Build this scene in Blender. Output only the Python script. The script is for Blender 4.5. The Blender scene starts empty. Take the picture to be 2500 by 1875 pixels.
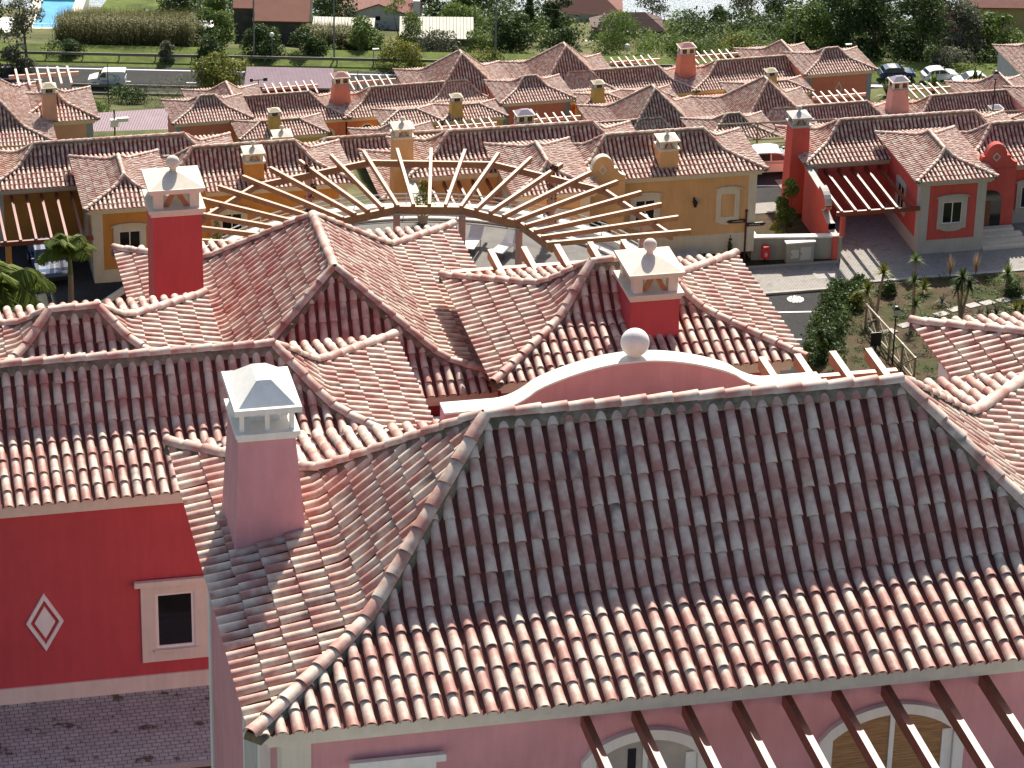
import bpy, math, random
import numpy as np
from math import sin, cos, radians, pi, sqrt, atan2, hypot
C = bpy.context.scene.collection
scene = bpy.context.scene
rng = np.random.default_rng(7)
random.seed(7)

# ------------------------------------------------------------------ camera
PSI, PITCH, ROLL, CAMZ = radians(13.0), radians(26.3), radians(1.2), 300.0
r_ = np.array([cos(PSI), -sin(PSI), 0.0]); g_ = np.array([sin(PSI), cos(PSI), 0.0])
fw = g_*cos(PITCH)+np.array([0, 0, -sin(PITCH)])
u0 = g_*sin(PITCH)+np.array([0, 0, cos(PITCH)])
cr = r_*cos(ROLL)+u0*sin(ROLL); cu = u0*cos(ROLL)-r_*sin(ROLL)
from mathutils import Matrix, Vector
cam = bpy.data.cameras.new("camera"); cam_o = bpy.data.objects.new("camera", cam); C.objects.link(cam_o)
cam.sensor_width = 36.0; cam.lens = 36.0*8300/2500; cam.clip_start = 0.5; cam.clip_end = 12000
m = Matrix(((cr[0], cu[0], -fw[0], 0), (cr[1], cu[1], -fw[1], 0), (cr[2], cu[2], -fw[2], CAMZ), (0, 0, 0, 1)))
cam_o.matrix_world = m
scene.camera = cam_o

# ------------------------------------------------------------------ light
SUN = Vector((0.42, 1.11, 1.0)).normalized()          # direction towards the sun
SUN_EL = math.asin(SUN.z); SUN_AZ = atan2(SUN.x, SUN.y)
world = bpy.data.worlds.new("World"); scene.world = world; world.use_nodes = True
wn = world.node_tree.nodes; wl = world.node_tree.links; wn.clear()
sky = wn.new("ShaderNodeTexSky"); sky.sky_type = 'NISHITA'; sky.sun_disc = False
sky.sun_elevation = SUN_EL; sky.sun_rotation = SUN_AZ; sky.altitude = 300; sky.air_density = 1.0; sky.dust_density = 3.0
bg = wn.new("ShaderNodeBackground"); bg.inputs[1].default_value = 0.085
wo = wn.new("ShaderNodeOutputWorld"); wl.new(sky.outputs[0], bg.inputs[0]); wl.new(bg.outputs[0], wo.inputs[0])
sl = bpy.data.lights.new("sun", 'SUN'); sl.energy = 4.8; sl.angle = radians(0.55); sl.color = (1.0, 0.93, 0.82)
so = bpy.data.objects.new("sun", sl); C.objects.link(so); so.location = (0, 0, 400)
so.rotation_euler = SUN.to_track_quat('Z', 'Y').to_euler()
scene.view_settings.view_transform = 'Standard'; scene.view_settings.look = 'None'
scene.view_settings.exposure = 0.88; scene.view_settings.gamma = 1.0

# ------------------------------------------------------------------ materials
MATS = {}
def new_mat(name):
    mt = bpy.data.materials.new(name); mt.use_nodes = True
    nt = mt.node_tree; b = nt.nodes["Principled BSDF"]
    MATS[name] = mt
    return mt, nt, b
def N(nt, typ, **kw):
    n = nt.nodes.new(typ)
    for k, v in kw.items(): setattr(n, k, v)
    return n
def noise(nt, scale, detail=3.0, rough=0.6, coord='Object', vec=None):
    tc = N(nt, "ShaderNodeTexCoord"); n = N(nt, "ShaderNodeTexNoise")
    n.inputs['Scale'].default_value = scale; n.inputs['Detail'].default_value = detail; n.inputs['Roughness'].default_value = rough
    nt.links.new(tc.outputs[coord] if vec is None else vec, n.inputs['Vector'])
    return n
def ramp(nt, src, stops):
    rp = N(nt, "ShaderNodeValToRGB"); el = rp.color_ramp.elements
    while len(el) < len(stops): el.new(0.5)
    for e, (p, c) in zip(el, stops):
        e.position = p; e.color = (*c, 1) if len(c) == 3 else c
    nt.links.new(src, rp.inputs[0]); return rp
def mixc(nt, fac, a, b, mode='MIX'):
    mx = N(nt, "ShaderNodeMix", data_type='RGBA', blend_type=mode)
    for sock, v in ((0, fac), (6, a), (7, b)):
        if hasattr(v, 'links'): nt.links.new(v, mx.inputs[sock])
        elif isinstance(v, (int, float)): mx.inputs[sock].default_value = v
        else: mx.inputs[sock].default_value = (*v, 1)
    return mx.outputs[2]
def bump(nt, b, src, strength, dist=0.02):
    bp = N(nt, "ShaderNodeBump"); bp.inputs['Strength'].default_value = strength; bp.inputs['Distance'].default_value = dist
    nt.links.new(src, bp.inputs['Height']); nt.links.new(bp.outputs[0], b.inputs['Normal'])
def plaster(name, c, var=0.09, rough=0.85):
    if name in MATS: return MATS[name]
    mt, nt, b = new_mat(name)
    n = noise(nt, 1.3, 5, 0.65); d = tuple(max(0, x*(1-var*1.6)) for x in c); l = tuple(min(1, x*(1+var)) for x in c)
    rp = ramp(nt, n.outputs[0], [(0.3, d), (0.7, l)])
    tc = N(nt, "ShaderNodeTexCoord"); mp = N(nt, "ShaderNodeMapping"); mp.inputs['Scale'].default_value = (6, 6, 0.7)
    nt.links.new(tc.outputs['Object'], mp.inputs[0]); n2 = noise(nt, 1.0, 4, 0.7, vec=mp.outputs[0])
    st = ramp(nt, n2.outputs[0], [(0.35, (0.86, 0.85, 0.84)), (0.62, (1, 1, 1))])
    col = mixc(nt, 0.6, rp.outputs[0], st.outputs[0], 'MULTIPLY')
    nt.links.new(col, b.inputs['Base Color']); b.inputs['Roughness'].default_value = rough
    b.inputs['Specular IOR Level'].default_value = 0.25
    n3 = noise(nt, 45, 3); bump(nt, b, n3.outputs[0], 0.25, 0.01)
    return mt
def simple(name, c, rough=0.6, metal=0.0, spec=0.4, nscale=4.0, var=0.15):
    if name in MATS: return MATS[name]
    mt, nt, b = new_mat(name)
    n = noise(nt, nscale, 4); rp = ramp(nt, n.outputs[0], [(0.3, tuple(x*(1-var) for x in c)), (0.7, tuple(min(1, x*(1+var)) for x in c))])
    nt.links.new(rp.outputs[0], b.inputs['Base Color']); b.inputs['Roughness'].default_value = rough
    b.inputs['Metallic'].default_value = metal; b.inputs['Specular IOR Level'].default_value = spec
    return mt
def tile_mat(name, red, cream, bias=0.0):
    mt, nt, b = new_mat(name)
    at = N(nt, "ShaderNodeAttribute", attribute_name="tint"); sp = N(nt, "ShaderNodeSeparateColor")
    nt.links.new(at.outputs['Color'], sp.inputs[0])
    R, G, B = sp.outputs           # R random per tile, G along the tile, B second random
    def M(op, a, bb=None, cc=None):
        n = N(nt, "ShaderNodeMath", operation=op)
        for i, v in enumerate((a, bb, cc)):
            if v is None: continue
            if hasattr(v, 'links'): nt.links.new(v, n.inputs[i])
            else: n.inputs[i].default_value = v
        return n.outputs[0]
    nz = noise(nt, 5.5, 2, 0.5); nz2 = noise(nt, 17.0, 4, 0.7)
    sgn = M('SUBTRACT', M('MULTIPLY', M('GREATER_THAN', R, 0.4), 2.0), 1.0)
    grad = M('MULTIPLY', M('SUBTRACT', G, 0.5), M('MULTIPLY', sgn, 0.72))
    lev = M('MULTIPLY', M('SUBTRACT', B, 0.5), 0.42)
    f = M('ADD', M('ADD', 0.5+bias, grad), M('ADD', lev, M('MULTIPLY', M('SUBTRACT', nz.outputs[0], 0.5), 1.3)))
    mr = N(nt, "ShaderNodeMapRange", interpolation_type='SMOOTHSTEP'); nt.links.new(f, mr.inputs[0])
    mr.inputs[1].default_value = 0.0; mr.inputs[2].default_value = 1.0
    base = mixc(nt, mr.outputs[0], red, cream)
    # weathering: grey lichen film and a few dark stains that sit on single tiles
    film = ramp(nt, nz2.outputs[0], [(0.35, (0.80, 0.78, 0.75)), (0.62, (1, 1, 1))])
    base = mixc(nt, 0.6, base, film.outputs[0], 'MULTIPLY')
    n4 = noise(nt, 4.5, 2, 0.4)
    dk = M('MULTIPLY', M('GREATER_THAN', B, 0.93), M('MULTIPLY', M('MAXIMUM', M('SUBTRACT', n4.outputs[0], 0.45), 0.0), 5.0))
    base = mixc(nt, M('MULTIPLY', dk, 0.55), base, (0.10, 0.09, 0.09))
    nt.links.new(base, b.inputs['Base Color']); b.inputs['Roughness'].default_value = 0.62
    b.inputs['Specular IOR Level'].default_value = 0.35
    bump(nt, b, nz2.outputs[0], 0.2, 0.01)
    return mt
TILE = tile_mat("clay_tile", (0.43, 0.205, 0.165), (0.66, 0.55, 0.445))
CHAN = simple("shaded_clay_channel", (0.15, 0.045, 0.037), 0.8, nscale=9, var=0.3)  # channel tiles share the cover clay; gap shade is darkened into their colour
def mortar_mat():
    mt, nt, b = new_mat("mortar"); n = noise(nt, 6, 5, 0.7); n2 = noise(nt, 2.2, 4)
    a = ramp(nt, n.outputs[0], [(0.3, (0.09, 0.075, 0.05)), (0.65, (0.26, 0.215, 0.155))])
    ms = ramp(nt, n2.outputs[0], [(0.5, (0, 0, 0)), (0.68, (0.6, 0.6, 0.6))])
    nt.links.new(mixc(nt, ms.outputs[0], a.outputs[0], (0.045, 0.05, 0.015)), b.inputs['Base Color'])
    b.inputs['Roughness'].default_value = 0.95; bump(nt, b, n.outputs[0], 0.5, 0.03); return mt
MORTAR = mortar_mat()
CREAM = plaster("cream_plaster", (0.70, 0.64, 0.53), 0.05)
WHITE = plaster("white_plaster", (0.80, 0.78, 0.72), 0.04)
GREYTRIM = plaster("grey_trim_plaster", (0.52, 0.50, 0.46), 0.05)
BLUEGREY = plaster("blue_grey_plaster", (0.30, 0.33, 0.38), 0.05)
def wood_mat(name, a, bcol):
    mt, nt, b = new_mat(name); tc = N(nt, "ShaderNodeTexCoord"); mp = N(nt, "ShaderNodeMapping"); mp.inputs['Scale'].default_value = (9, 9, 9)
    nt.links.new(tc.outputs['Object'], mp.inputs[0]); n = noise(nt, 1.0, 6, 0.7, vec=mp.outputs[0]); n2 = noise(nt, 0.9, 3)
    rp = ramp(nt, n.outputs[0], [(0.3, a), (0.7, bcol)]); st = ramp(nt, n2.outputs[0], [(0.35, (0.75,)*3), (0.65, (1.0,)*3)])
    nt.links.new(mixc(nt, 1.0, rp.outputs[0], st.outputs[0], 'MULTIPLY'), b.inputs['Base Color'])
    b.inputs['Roughness'].default_value = 0.5; bump(nt, b, n.outputs[0], 0.2, 0.01); return mt
WOOD = wood_mat("stained_timber", (0.38, 0.15, 0.065), (0.56, 0.26, 0.125))
DWOOD = wood_mat("dark_timber", (0.20, 0.055, 0.035), (0.30, 0.09, 0.05))
LOG = wood_mat("weathered_log", (0.20, 0.155, 0.10), (0.38, 0.31, 0.21))
WPAINT = simple("white_paint", (0.78, 0.77, 0.72), 0.45, var=0.05)
GLASS = simple("dark_glass", (0.012, 0.013, 0.015), 0.08, spec=0.6, var=0.3)
METAL = simple("galvanised_steel", (0.55, 0.57, 0.58), 0.4, metal=0.6, var=0.06)
BLACKMETAL = simple("black_iron", (0.02, 0.02, 0.022), 0.45)
CURTAIN = simple("curtain", (0.42, 0.38, 0.33), 0.9, nscale=3)
PINKCAP = plaster("rose_cap_plaster", (0.40, 0.22, 0.21))
LILACCAP = plaster("lilac_cap_plaster", (0.34, 0.30, 0.36))
BEIGECAP = plaster("beige_cap_plaster", (0.55, 0.48, 0.34))
def blind_mat():
    mt, nt, b = new_mat("bamboo_blind"); tc = N(nt, "ShaderNodeTexCoord"); mp = N(nt, "ShaderNodeMapping"); mp.inputs['Scale'].default_value = (3, 3, 70)
    nt.links.new(tc.outputs['Object'], mp.inputs[0]); n = noise(nt, 1.0, 3, 0.7, vec=mp.outputs[0])
    rp = ramp(nt, n.outputs[0], [(0.3, (0.17, 0.075, 0.025)), (0.55, (0.36, 0.20, 0.085)), (0.75, (0.45, 0.29, 0.14))])
    nt.links.new(rp.outputs[0], b.inputs['Base Color']); b.inputs['Roughness'].default_value = 0.7; return mt
BLIND = blind_mat()
def paving_mat(name, c1, c2, scale=4.5, bw=0.5, mortar_c=(0.10, 0.09, 0.08), stain=True):
    mt, nt, b = new_mat(name); tc = N(nt, "ShaderNodeTexCoord"); br = N(nt, "ShaderNodeTexBrick")
    br.inputs['Scale'].default_value = scale; br.inputs['Mortar Size'].default_value = 0.025; br.inputs['Brick Width'].default_value = bw; br.inputs['Row Height'].default_value = 0.36
    br.inputs['Color1'].default_value = (*c1, 1); br.inputs['Color2'].default_value = (*c2, 1); br.inputs['Mortar'].default_value = (*mortar_c, 1)
    nt.links.new(tc.outputs['Object'], br.inputs['Vector'])
    n = noise(nt, 2.6, 3, 0.55); st = ramp(nt, n.outputs[0], [(0.34, (0.30, 0.26, 0.2)), (0.40, (0.85,)*3), (0.7, (1,)*3)])
    nt.links.new(mixc(nt, 1.0 if stain else 0.35, br.outputs[0], st.outputs[0], 'MULTIPLY'), b.inputs['Base Color']); b.inputs['Roughness'].default_value = 0.9
    return mt
PAVE = paving_mat("paving_blocks", (0.36, 0.36, 0.34), (0.46, 0.455, 0.43), 2.9, mortar_c=(0.13, 0.13, 0.12))
PAVE2 = paving_mat("drive_paving", (0.30, 0.28, 0.25), (0.35, 0.33, 0.30), 2.6, stain=False)
def ground_mat(name, stops, scale, bumps=0.3):
    mt, nt, b = new_mat(name); n = noise(nt, scale, 7, 0.7); rp = ramp(nt, n.outputs[0], stops)
    n2 = noise(nt, scale*9, 3, 0.6); sp = ramp(nt, n2.outputs[0], [(0.3, (0.72,)*3), (0.65, (1.1,)*3)])
    nt.links.new(mixc(nt, 1.0, rp.outputs[0], sp.outputs[0], 'MULTIPLY'), b.inputs['Base Color']); b.inputs['Roughness'].default_value = 0.95
    b.inputs['Specular IOR Level'].default_value = 0.15
    if bumps: bump(nt, b, n2.outputs[0], bumps, 0.05)
    return mt
ASPHALT = ground_mat("asphalt", [(0.3, (0.036, 0.036, 0.037)), (0.7, (0.052, 0.052, 0.052))], 0.8, 0.1)
SOIL = ground_mat("garden_soil", [(0.30, (0.035, 0.022, 0.014)), (0.46, (0.085, 0.055, 0.033)), (0.58, (0.04, 0.05, 0.014)), (0.75, (0.055, 0.08, 0.02))], 0.55)
SCRUBG = ground_mat("scrub_ground", [(0.3, (0.045, 0.055, 0.018)), (0.5, (0.085, 0.095, 0.03)), (0.62, (0.14, 0.12, 0.06)), (0.75, (0.06, 0.09, 0.02))], 0.12)
VERGE = ground_mat("verge_grass", [(0.3, (0.035, 0.05, 0.012)), (0.55, (0.10, 0.135, 0.025)), (0.75, (0.055, 0.07, 0.02))], 0.25)
GRAVEL = ground_mat("black_gravel", [(0.3, (0.012, 0.012, 0.014)), (0.7, (0.07, 0.07, 0.075))], 6.0, 0.8)
CONCRETE = simple("concrete", (0.36, 0.34, 0.31), 0.9, nscale=2, var=0.15)
ROADPAINT = simple("road_paint", (0.75, 0.74, 0.70), 0.7, var=0.06)
def leaf_mat(name, stops, trans=0.25):
    mt, nt, b = new_mat(name); at = N(nt, "ShaderNodeAttribute", attribute_name="tint"); sp = N(nt, "ShaderNodeSeparateColor")
    nt.links.new(at.outputs['Color'], sp.inputs[0]); rp = ramp(nt, sp.outputs[0], stops)
    nt.links.new(rp.outputs[0], b.inputs['Base Color']); b.inputs['Roughness'].default_value = 0.6; b.inputs['Specular IOR Level'].default_value = 0.22
    tr = N(nt, "ShaderNodeBsdfTranslucent"); nt.links.new(rp.outputs[0], tr.inputs[0])
    ms = N(nt, "ShaderNodeMixShader"); ms.inputs[0].default_value = trans
    out = nt.nodes["Material Output"]; nt.links.new(b.outputs[0], ms.inputs[1]); nt.links.new(tr.outputs[0], ms.inputs[2]); nt.links.new(ms.outputs[0], out.inputs[0])
    return mt
LEAF_DK = leaf_mat("leaf_dark", [(0.0, (0.02, 0.036, 0.012)), (0.6, (0.05, 0.085, 0.024)), (1.0, (0.11, 0.155, 0.04))])
LEAF_MD = leaf_mat("leaf_mid", [(0.0, (0.04, 0.07, 0.015)), (0.6, (0.105, 0.165, 0.035)), (1.0, (0.20, 0.25, 0.065))], 0.35)
LEAF_PALM = leaf_mat("leaf_palm", [(0.0, (0.09, 0.13, 0.02)), (0.6, (0.20, 0.26, 0.035)), (1.0, (0.36, 0.40, 0.08))], 0.5)
LEAF_YL = leaf_mat("leaf_yellow", [(0.0, (0.06, 0.08, 0.015)), (0.6, (0.16, 0.18, 0.03)), (1.0, (0.32, 0.28, 0.05))])
LEAF_GY = leaf_mat("leaf_grey", [(0.0, (0.05, 0.06, 0.035)), (0.6, (0.12, 0.13, 0.08)), (1.0, (0.24, 0.24, 0.16))])
LEAF_RD = leaf_mat("leaf_red", [(0.0, (0.04, 0.012, 0.01)), (0.7, (0.10, 0.03, 0.022)), (1.0, (0.16, 0.06, 0.03))])
CANE = leaf_mat("cane", [(0.0, (0.09, 0.075, 0.03)), (0.5, (0.17, 0.155, 0.06)), (0.85, (0.16, 0.19, 0.06)), (1.0, (0.36, 0.33, 0.18))])
BARK = simple("bark", (0.12, 0.09, 0.065), 0.95, nscale=8, var=0.4)
PALE = simple("palm_trunk", (0.30, 0.22, 0.16), 0.9, nscale=8, var=0.2)

# ------------------------------------------------------------------ mesh building
class MB:
    def __init__(s): s.v = []; s.f = []; s.m = []
    def add(s, verts, faces, mi=0):
        o = len(s.v); s.v.extend([tuple(p) for p in verts]); s.f.extend([tuple(i+o for i in f) for f in faces]); s.m.extend([mi]*len(faces)); return s
    def box(s, x0, x1, y0, y1, z0, z1, mi=0):
        return s.add([(x0,y0,z0),(x1,y0,z0),(x1,y1,z0),(x0,y1,z0),(x0,y0,z1),(x1,y0,z1),(x1,y1,z1),(x0,y1,z1)],
                     [(0,3,2,1),(4,5,6,7),(0,1,5,4),(1,2,6,5),(2,3,7,6),(3,0,4,7)], mi)
    def frustum(s, x0, x1, y0, y1, z0, X0, X1, Y0, Y1, z1, mi=0):
        return s.add([(x0,y0,z0),(x1,y0,z0),(x1,y1,z0),(x0,y1,z0),(X0,Y0,z1),(X1,Y0,z1),(X1,Y1,z1),(X0,Y1,z1)],
                     [(0,3,2,1),(4,5,6,7),(0,1,5,4),(1,2,6,5),(2,3,7,6),(3,0,4,7)], mi)
    def beam(s, p, q, w, h, mi=0):            # top-centre line p->q, width w, depth h below it
        p = Vector(p); q = Vector(q); t = (q-p).normalized(); l = t.cross(Vector((0, 0, 1)))
        l = l.normalized()*(w/2) if l.length > 1e-4 else Vector((w/2, 0, 0)); up = l.cross(t).normalized()
        a = [p-l, p+l, p+l-up*h, p-l-up*h]; b = [q-l, q+l, q+l-up*h, q-l-up*h]
        return s.add(a+b, [(0,1,2,3),(7,6,5,4),(0,4,5,1),(1,5,6,2),(2,6,7,3),(3,7,4,0)], mi)
    def tube(s, p, q, r0, r1=None, n=8, mi=0, caps=True):
        r1 = r0 if r1 is None else r1; p = Vector(p); q = Vector(q); t = (q-p).normalized()
        a = t.orthogonal().normalized(); b = t.cross(a)
        vs = [p+(a*cos(2*pi*i/n)+b*sin(2*pi*i/n))*r0 for i in range(n)]+[q+(a*cos(2*pi*i/n)+b*sin(2*pi*i/n))*r1 for i in range(n)]
        fs = [(i, (i+1) % n, n+(i+1) % n, n+i) for i in range(n)]
        if caps: fs += [tuple(range(n-1, -1, -1)), tuple(range(n, 2*n))]
        return s.add(vs, fs, mi)
    def path(s, pts, r, n=8, mi=0):
        for i in range(len(pts)-1):
            rr = r if not isinstance(r, (list, tuple)) else r[i]; r2 = r if not isinstance(r, (list, tuple)) else r[i+1]
            s.tube(pts[i], pts[i+1], rr, r2, n, mi)
        return s
    def sphere(s, c, r, nu=20, nv=12, mi=0, sq=(1, 1, 1)):
        vs = [(c[0], c[1], c[2]-r*sq[2])]
        for j in range(1, nv):
            ph = -pi/2+pi*j/nv
            for i in range(nu): vs.append((c[0]+r*sq[0]*cos(ph)*cos(2*pi*i/nu), c[1]+r*sq[1]*cos(ph)*sin(2*pi*i/nu), c[2]+r*sq[2]*sin(ph)))
        vs.append((c[0], c[1], c[2]+r*sq[2])); fs = []
        for i in range(nu): fs.append((0, 1+(i+1) % nu, 1+i))
        for j in range(nv-2):
            for i in range(nu): fs.append((1+j*nu+i, 1+j*nu+(i+1) % nu, 1+(j+1)*nu+(i+1) % nu, 1+(j+1)*nu+i))
        L = len(vs)-1; b = 1+(nv-2)*nu
        for i in range(nu): fs.append((L, b+i, b+(i+1) % nu))
        return s.add(vs, fs, mi)
    def prism(s, poly, a, b, axis='y', mi=0):      # 2D outline extruded from a to b along an axis; outline in the other two axes
        n = len(poly)
        def P(u, w, t): return (u, t, w) if axis == 'y' else ((t, u, w) if axis == 'x' else (u, w, t))
        vs = [P(u, w, a) for u, w in poly]+[P(u, w, b) for u, w in poly]
        return s.add(vs, [tuple(range(n)), tuple(range(2*n-1, n-1, -1))]+[((i+1) % n, i, n+i, n+(i+1) % n) for i in range(n)], mi)
    def ring(s, outer, inner, a, b, axis='y', mi=0):  # frame between two outlines with the same vertex count
        n = len(outer)
        def P(u, w, t): return (u, t, w) if axis == 'y' else ((t, u, w) if axis == 'x' else (u, w, t))
        vs = [P(*p, a) for p in outer]+[P(*p, a) for p in inner]+[P(*p, b) for p in outer]+[P(*p, b) for p in inner]; fs = []
        for i in range(n):
            j = (i+1) % n
            fs += [(i, j, n+j, n+i), (2*n+j, 2*n+i, 3*n+i, 3*n+j), (j, i, 2*n+i, 2*n+j), (n+i, n+j, 3*n+j, 3*n+i)]
        return s.add(vs, fs, mi)
def link_mesh(name, verts, faces, mats, parent=None, mi=None, smooth=False, tint=None):
    me = bpy.data.meshes.new(name); me.from_pydata(verts, [], faces) if not isinstance(verts, np.ndarray) else fast(me, verts, faces)
    for mt in (mats if isinstance(mats, (list, tuple)) else [mats]): me.materials.append(mt)
    if mi is not None: me.polygons.foreach_set('material_index', np.asarray(mi, dtype=np.int32))
    if smooth: me.polygons.foreach_set('use_smooth', np.ones(len(me.polygons), dtype=bool))
    if tint is not None:
        at = me.attributes.new('tint', 'FLOAT_COLOR', 'POINT'); at.data.foreach_set('color', np.asarray(tint, dtype=np.float32).ravel())
    me.update(); o = bpy.data.objects.new(name, me); C.objects.link(o)
    if parent is not None: o.parent = parent
    return o
def fast(me, V, F):
    me.vertices.add(len(V)); me.vertices.foreach_set('co', np.asarray(V, dtype=np.float32).ravel())
    k = F.shape[1]; me.loops.add(F.size); me.loops.foreach_set('vertex_index', F.astype(np.int32).ravel())
    me.polygons.add(len(F)); me.polygons.foreach_set('loop_start', np.arange(0, F.size, k, dtype=np.int32)); me.update(calc_edges=True)
def tag(o, label, cat, group=None, kind=None):
    o['label'] = label; o['category'] = cat
    if group: o['group'] = group
    if kind: o['kind'] = kind
    return o
class Thing:
    def __init__(s, name, label, cat, loc, rot=0.0, group=None, local=False):
        s.root = bpy.data.objects.new(name, None); C.objects.link(s.root); s.root.location = loc; s.root.rotation_euler = (0, 0, rot)
        s.root.empty_display_size = 0.5; tag(s.root, label, cat, group); s.o = Vector((0, 0, 0)) if local else Vector(loc)
    def part(s, name, mb, mats, parent=None, smooth=False):
        if not mb.v: return None
        V = [(p[0]-s.o.x, p[1]-s.o.y, p[2]-s.o.z) for p in mb.v]
        return link_mesh(name, V, mb.f, mats, parent or s.root, mb.m, smooth)
def single(name, mb, mats, label=None, cat=None, group=None, kind=None, loc=(0, 0, 0), smooth=False):
    V = [(p[0]-loc[0], p[1]-loc[1], p[2]-loc[2]) for p in mb.v]
    o = link_mesh(name, V, mb.f, mats, None, mb.m, smooth); o.location = loc
    if label: tag(o, label, cat, group)
    if kind: o['kind'] = kind
    return o
def copy_tree(o, parent=None):
    c = o.copy(); C.objects.link(c)
    if parent is not None: c.parent = parent
    for ch in list(o.children): copy_tree(ch, c)
    return c

# ------------------------------------------------------------------ tiled hip roofs
LO, HI, KNEE = 0.25, 0.97, 1.90
_d = np.linspace(0, 8, 801); _s = np.clip((_d-KNEE+0.25)/0.5, 0, 1); _s = _s*_s*(3-2*_s)
_z = np.concatenate([[0], np.cumsum(0.5*((LO+(HI-LO)*_s)[1:]+(LO+(HI-LO)*_s)[:-1])*(_d[1]-_d[0]))])
def prof(d): return np.interp(d, _d, _z)
def roof_faces(x0, x1, y0, y1, ax, runs=None):
    """runs: (front, back, left, right) plan distance from each eave to the ridge"""
    if ax == 'x':
        rf, rb, rl, rr = runs or ((y1-y0)/2, (y1-y0)/2, (y1-y0)/2, (y1-y0)/2)
    else:
        rf, rb, rl, rr = runs or ((x1-x0)/2, (x1-x0)/2, (x1-x0)/2, (x1-x0)/2)
    W, D = x1-x0, y1-y0
    return [((x0, y0), (1, 0), (0, 1), W, rf, rl, rr), ((x1, y1), (-1, 0), (0, -1), W, rb, rr, rl),
            ((x0, y1), (0, -1), (1, 0), D, rl, rb, rf), ((x1, y0), (0, 1), (-1, 0), D, rr, rf, rb)], (rf, rb, rl, rr)
def hip_roof(th, x0, x1, y0, y1, ze, ax='x', lod=1, runs=None, H=None, skip=(), ridge=True, caps_skip=()):
    o = th.o; faces, (rf, rb, rl, rr) = roof_faces(x0, x1, y0, y1, ax, runs)
    ref = (rf if ax == 'x' else rl); H = H or float(prof(ref)); pitch = 0.24
    K = {0: 9, 1: 6, 2: 5}[lod]; S = {0: 3, 1: 2, 2: 2}[lod]
    TV, TF, TT = [], [], []; SV, SF = [], []; nT = nS = 0
    for fi, (org, ud, dd, L, R, al, ar) in enumerate(faces):
        ud = np.array([*ud, 0.]); dd = np.array([*dd, 0.]); org = np.array([*org, 0.])
        sc = ref/R                                      # the same height where the hips meet
        zf = lambda d: H*prof(d*sc)/prof(ref)
        dt = np.linspace(0, R, 240); zt = zf(dt); st = np.concatenate([[0], np.cumsum(np.hypot(np.diff(dt), np.diff(zt)))])
        n = max(2, int(round(L/pitch))); p = L/n
        # channel sheet
        k = 4 if lod == 0 else 2
        us = np.linspace(0, L, n*k+1); tm = np.minimum(1, np.minimum(us/max(al, 1e-6), (L-us)/max(ar, 1e-6))); nd = 15 if lod == 0 else 9
        tt = np.linspace(0, 1, nd); D_ = tm[:, None]*tt[None, :]*R
        off = np.where((np.arange(n*k+1) % k) == 0, -0.045 if lod == 0 else -0.02, 0.0)
        P = org+us[:, None, None]*ud+D_[..., None]*dd; P[..., 2] = ze+zf(D_)+off[:, None]
        SV.append(P.reshape(-1, 3)); idx = np.arange(P.shape[0]*nd).reshape(P.shape[0], nd)
        SF.append(np.stack([idx[:-1, :-1], idx[1:, :-1], idx[1:, 1:], idx[:-1, 1:]], -1).reshape(-1, 4)+nS); nS += P.shape[0]*nd
        if fi in skip: continue
        e = 0.425
        uc = (np.arange(n)+0.5)*p; tmax = np.minimum(1, np.minimum(uc/max(al, 1e-6), (L-uc)/max(ar, 1e-6)))
        smax = np.interp(tmax*R, dt, st); rows = int(st[-1]/e)+2
        U, J = np.meshgrid(uc, np.arange(rows), indexing='ij'); SM = np.repeat(smax[:, None], rows, 1)
        jit = rng.normal(0, 0.010, U.shape)*(J > 0); s0 = J*e-0.07+jit; s1 = s0+e+0.06
        keep = s0 < SM-0.06; U, s0, s1, SM = U[keep], s0[keep], s1[keep], SM[keep]; full = s1.copy(); s1 = np.minimum(s1, SM)
        T = len(U); ra = rng.random(T); rb_ = rng.random(T); U = U+rng.normal(0, 0.006, T)
        a = np.linspace(0, 1, S)[None, :]; ss = s0[:, None]+(s1-s0)[:, None]*a; along = (ss-s0[:, None])/(full-s0)[:, None]
        rad = ((0.086, 0.080, 0.077)[lod]-0.013*along)*(1+rng.normal(0, 0.02, T))[:, None]; lift = 0.026*(1-along)+rng.normal(0, 0.004, T)[:, None]
        dd_ = np.interp(ss, st, dt); dd_ = np.where(ss < 0, ss*0.97, dd_); zz = np.where(ss < 0, ss*LO, zf(np.maximum(dd_, 0)))
        sl_ = np.gradient(zt, dt); slp = np.interp(np.maximum(dd_, 0), dt, sl_); nn = 1/np.sqrt(1+slp**2)
        th_ = np.linspace(0.02, pi-0.02, K)
        def ringpts(rd):
            lat = rd[..., None]*np.cos(th_); up = rd[..., None]*np.sin(th_)*0.95+lift[..., None]
            PP = org+(U[:, None, None]+lat)[..., None]*ud+dd_[..., None, None]*dd
            PP = PP+(-slp*nn)[..., None, None]*up[..., None]*dd
            PP[..., 2] += ze+zz[..., None]+up*nn[..., None]; return PP
        PP = ringpts(rad)                                # T,S,K,3
        tint = np.zeros((T, S, K, 4), dtype=np.float32); tint[..., 0] = ra[:, None, None]; tint[..., 1] = along[..., None]; tint[..., 2] = rb_[:, None, None]; tint[..., 3] = 1
        ids = (np.arange(T*S*K)+nT).reshape(T, S, K)
        TF.append(np.stack([ids[:, :-1, :-1], ids[:, :-1, 1:], ids[:, 1:, 1:], ids[:, 1:, :-1]], -1).reshape(-1, 4))
        TV.append(PP.reshape(-1, 3)); TT.append(tint.reshape(-1, 4)); nT += T*S*K
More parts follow.
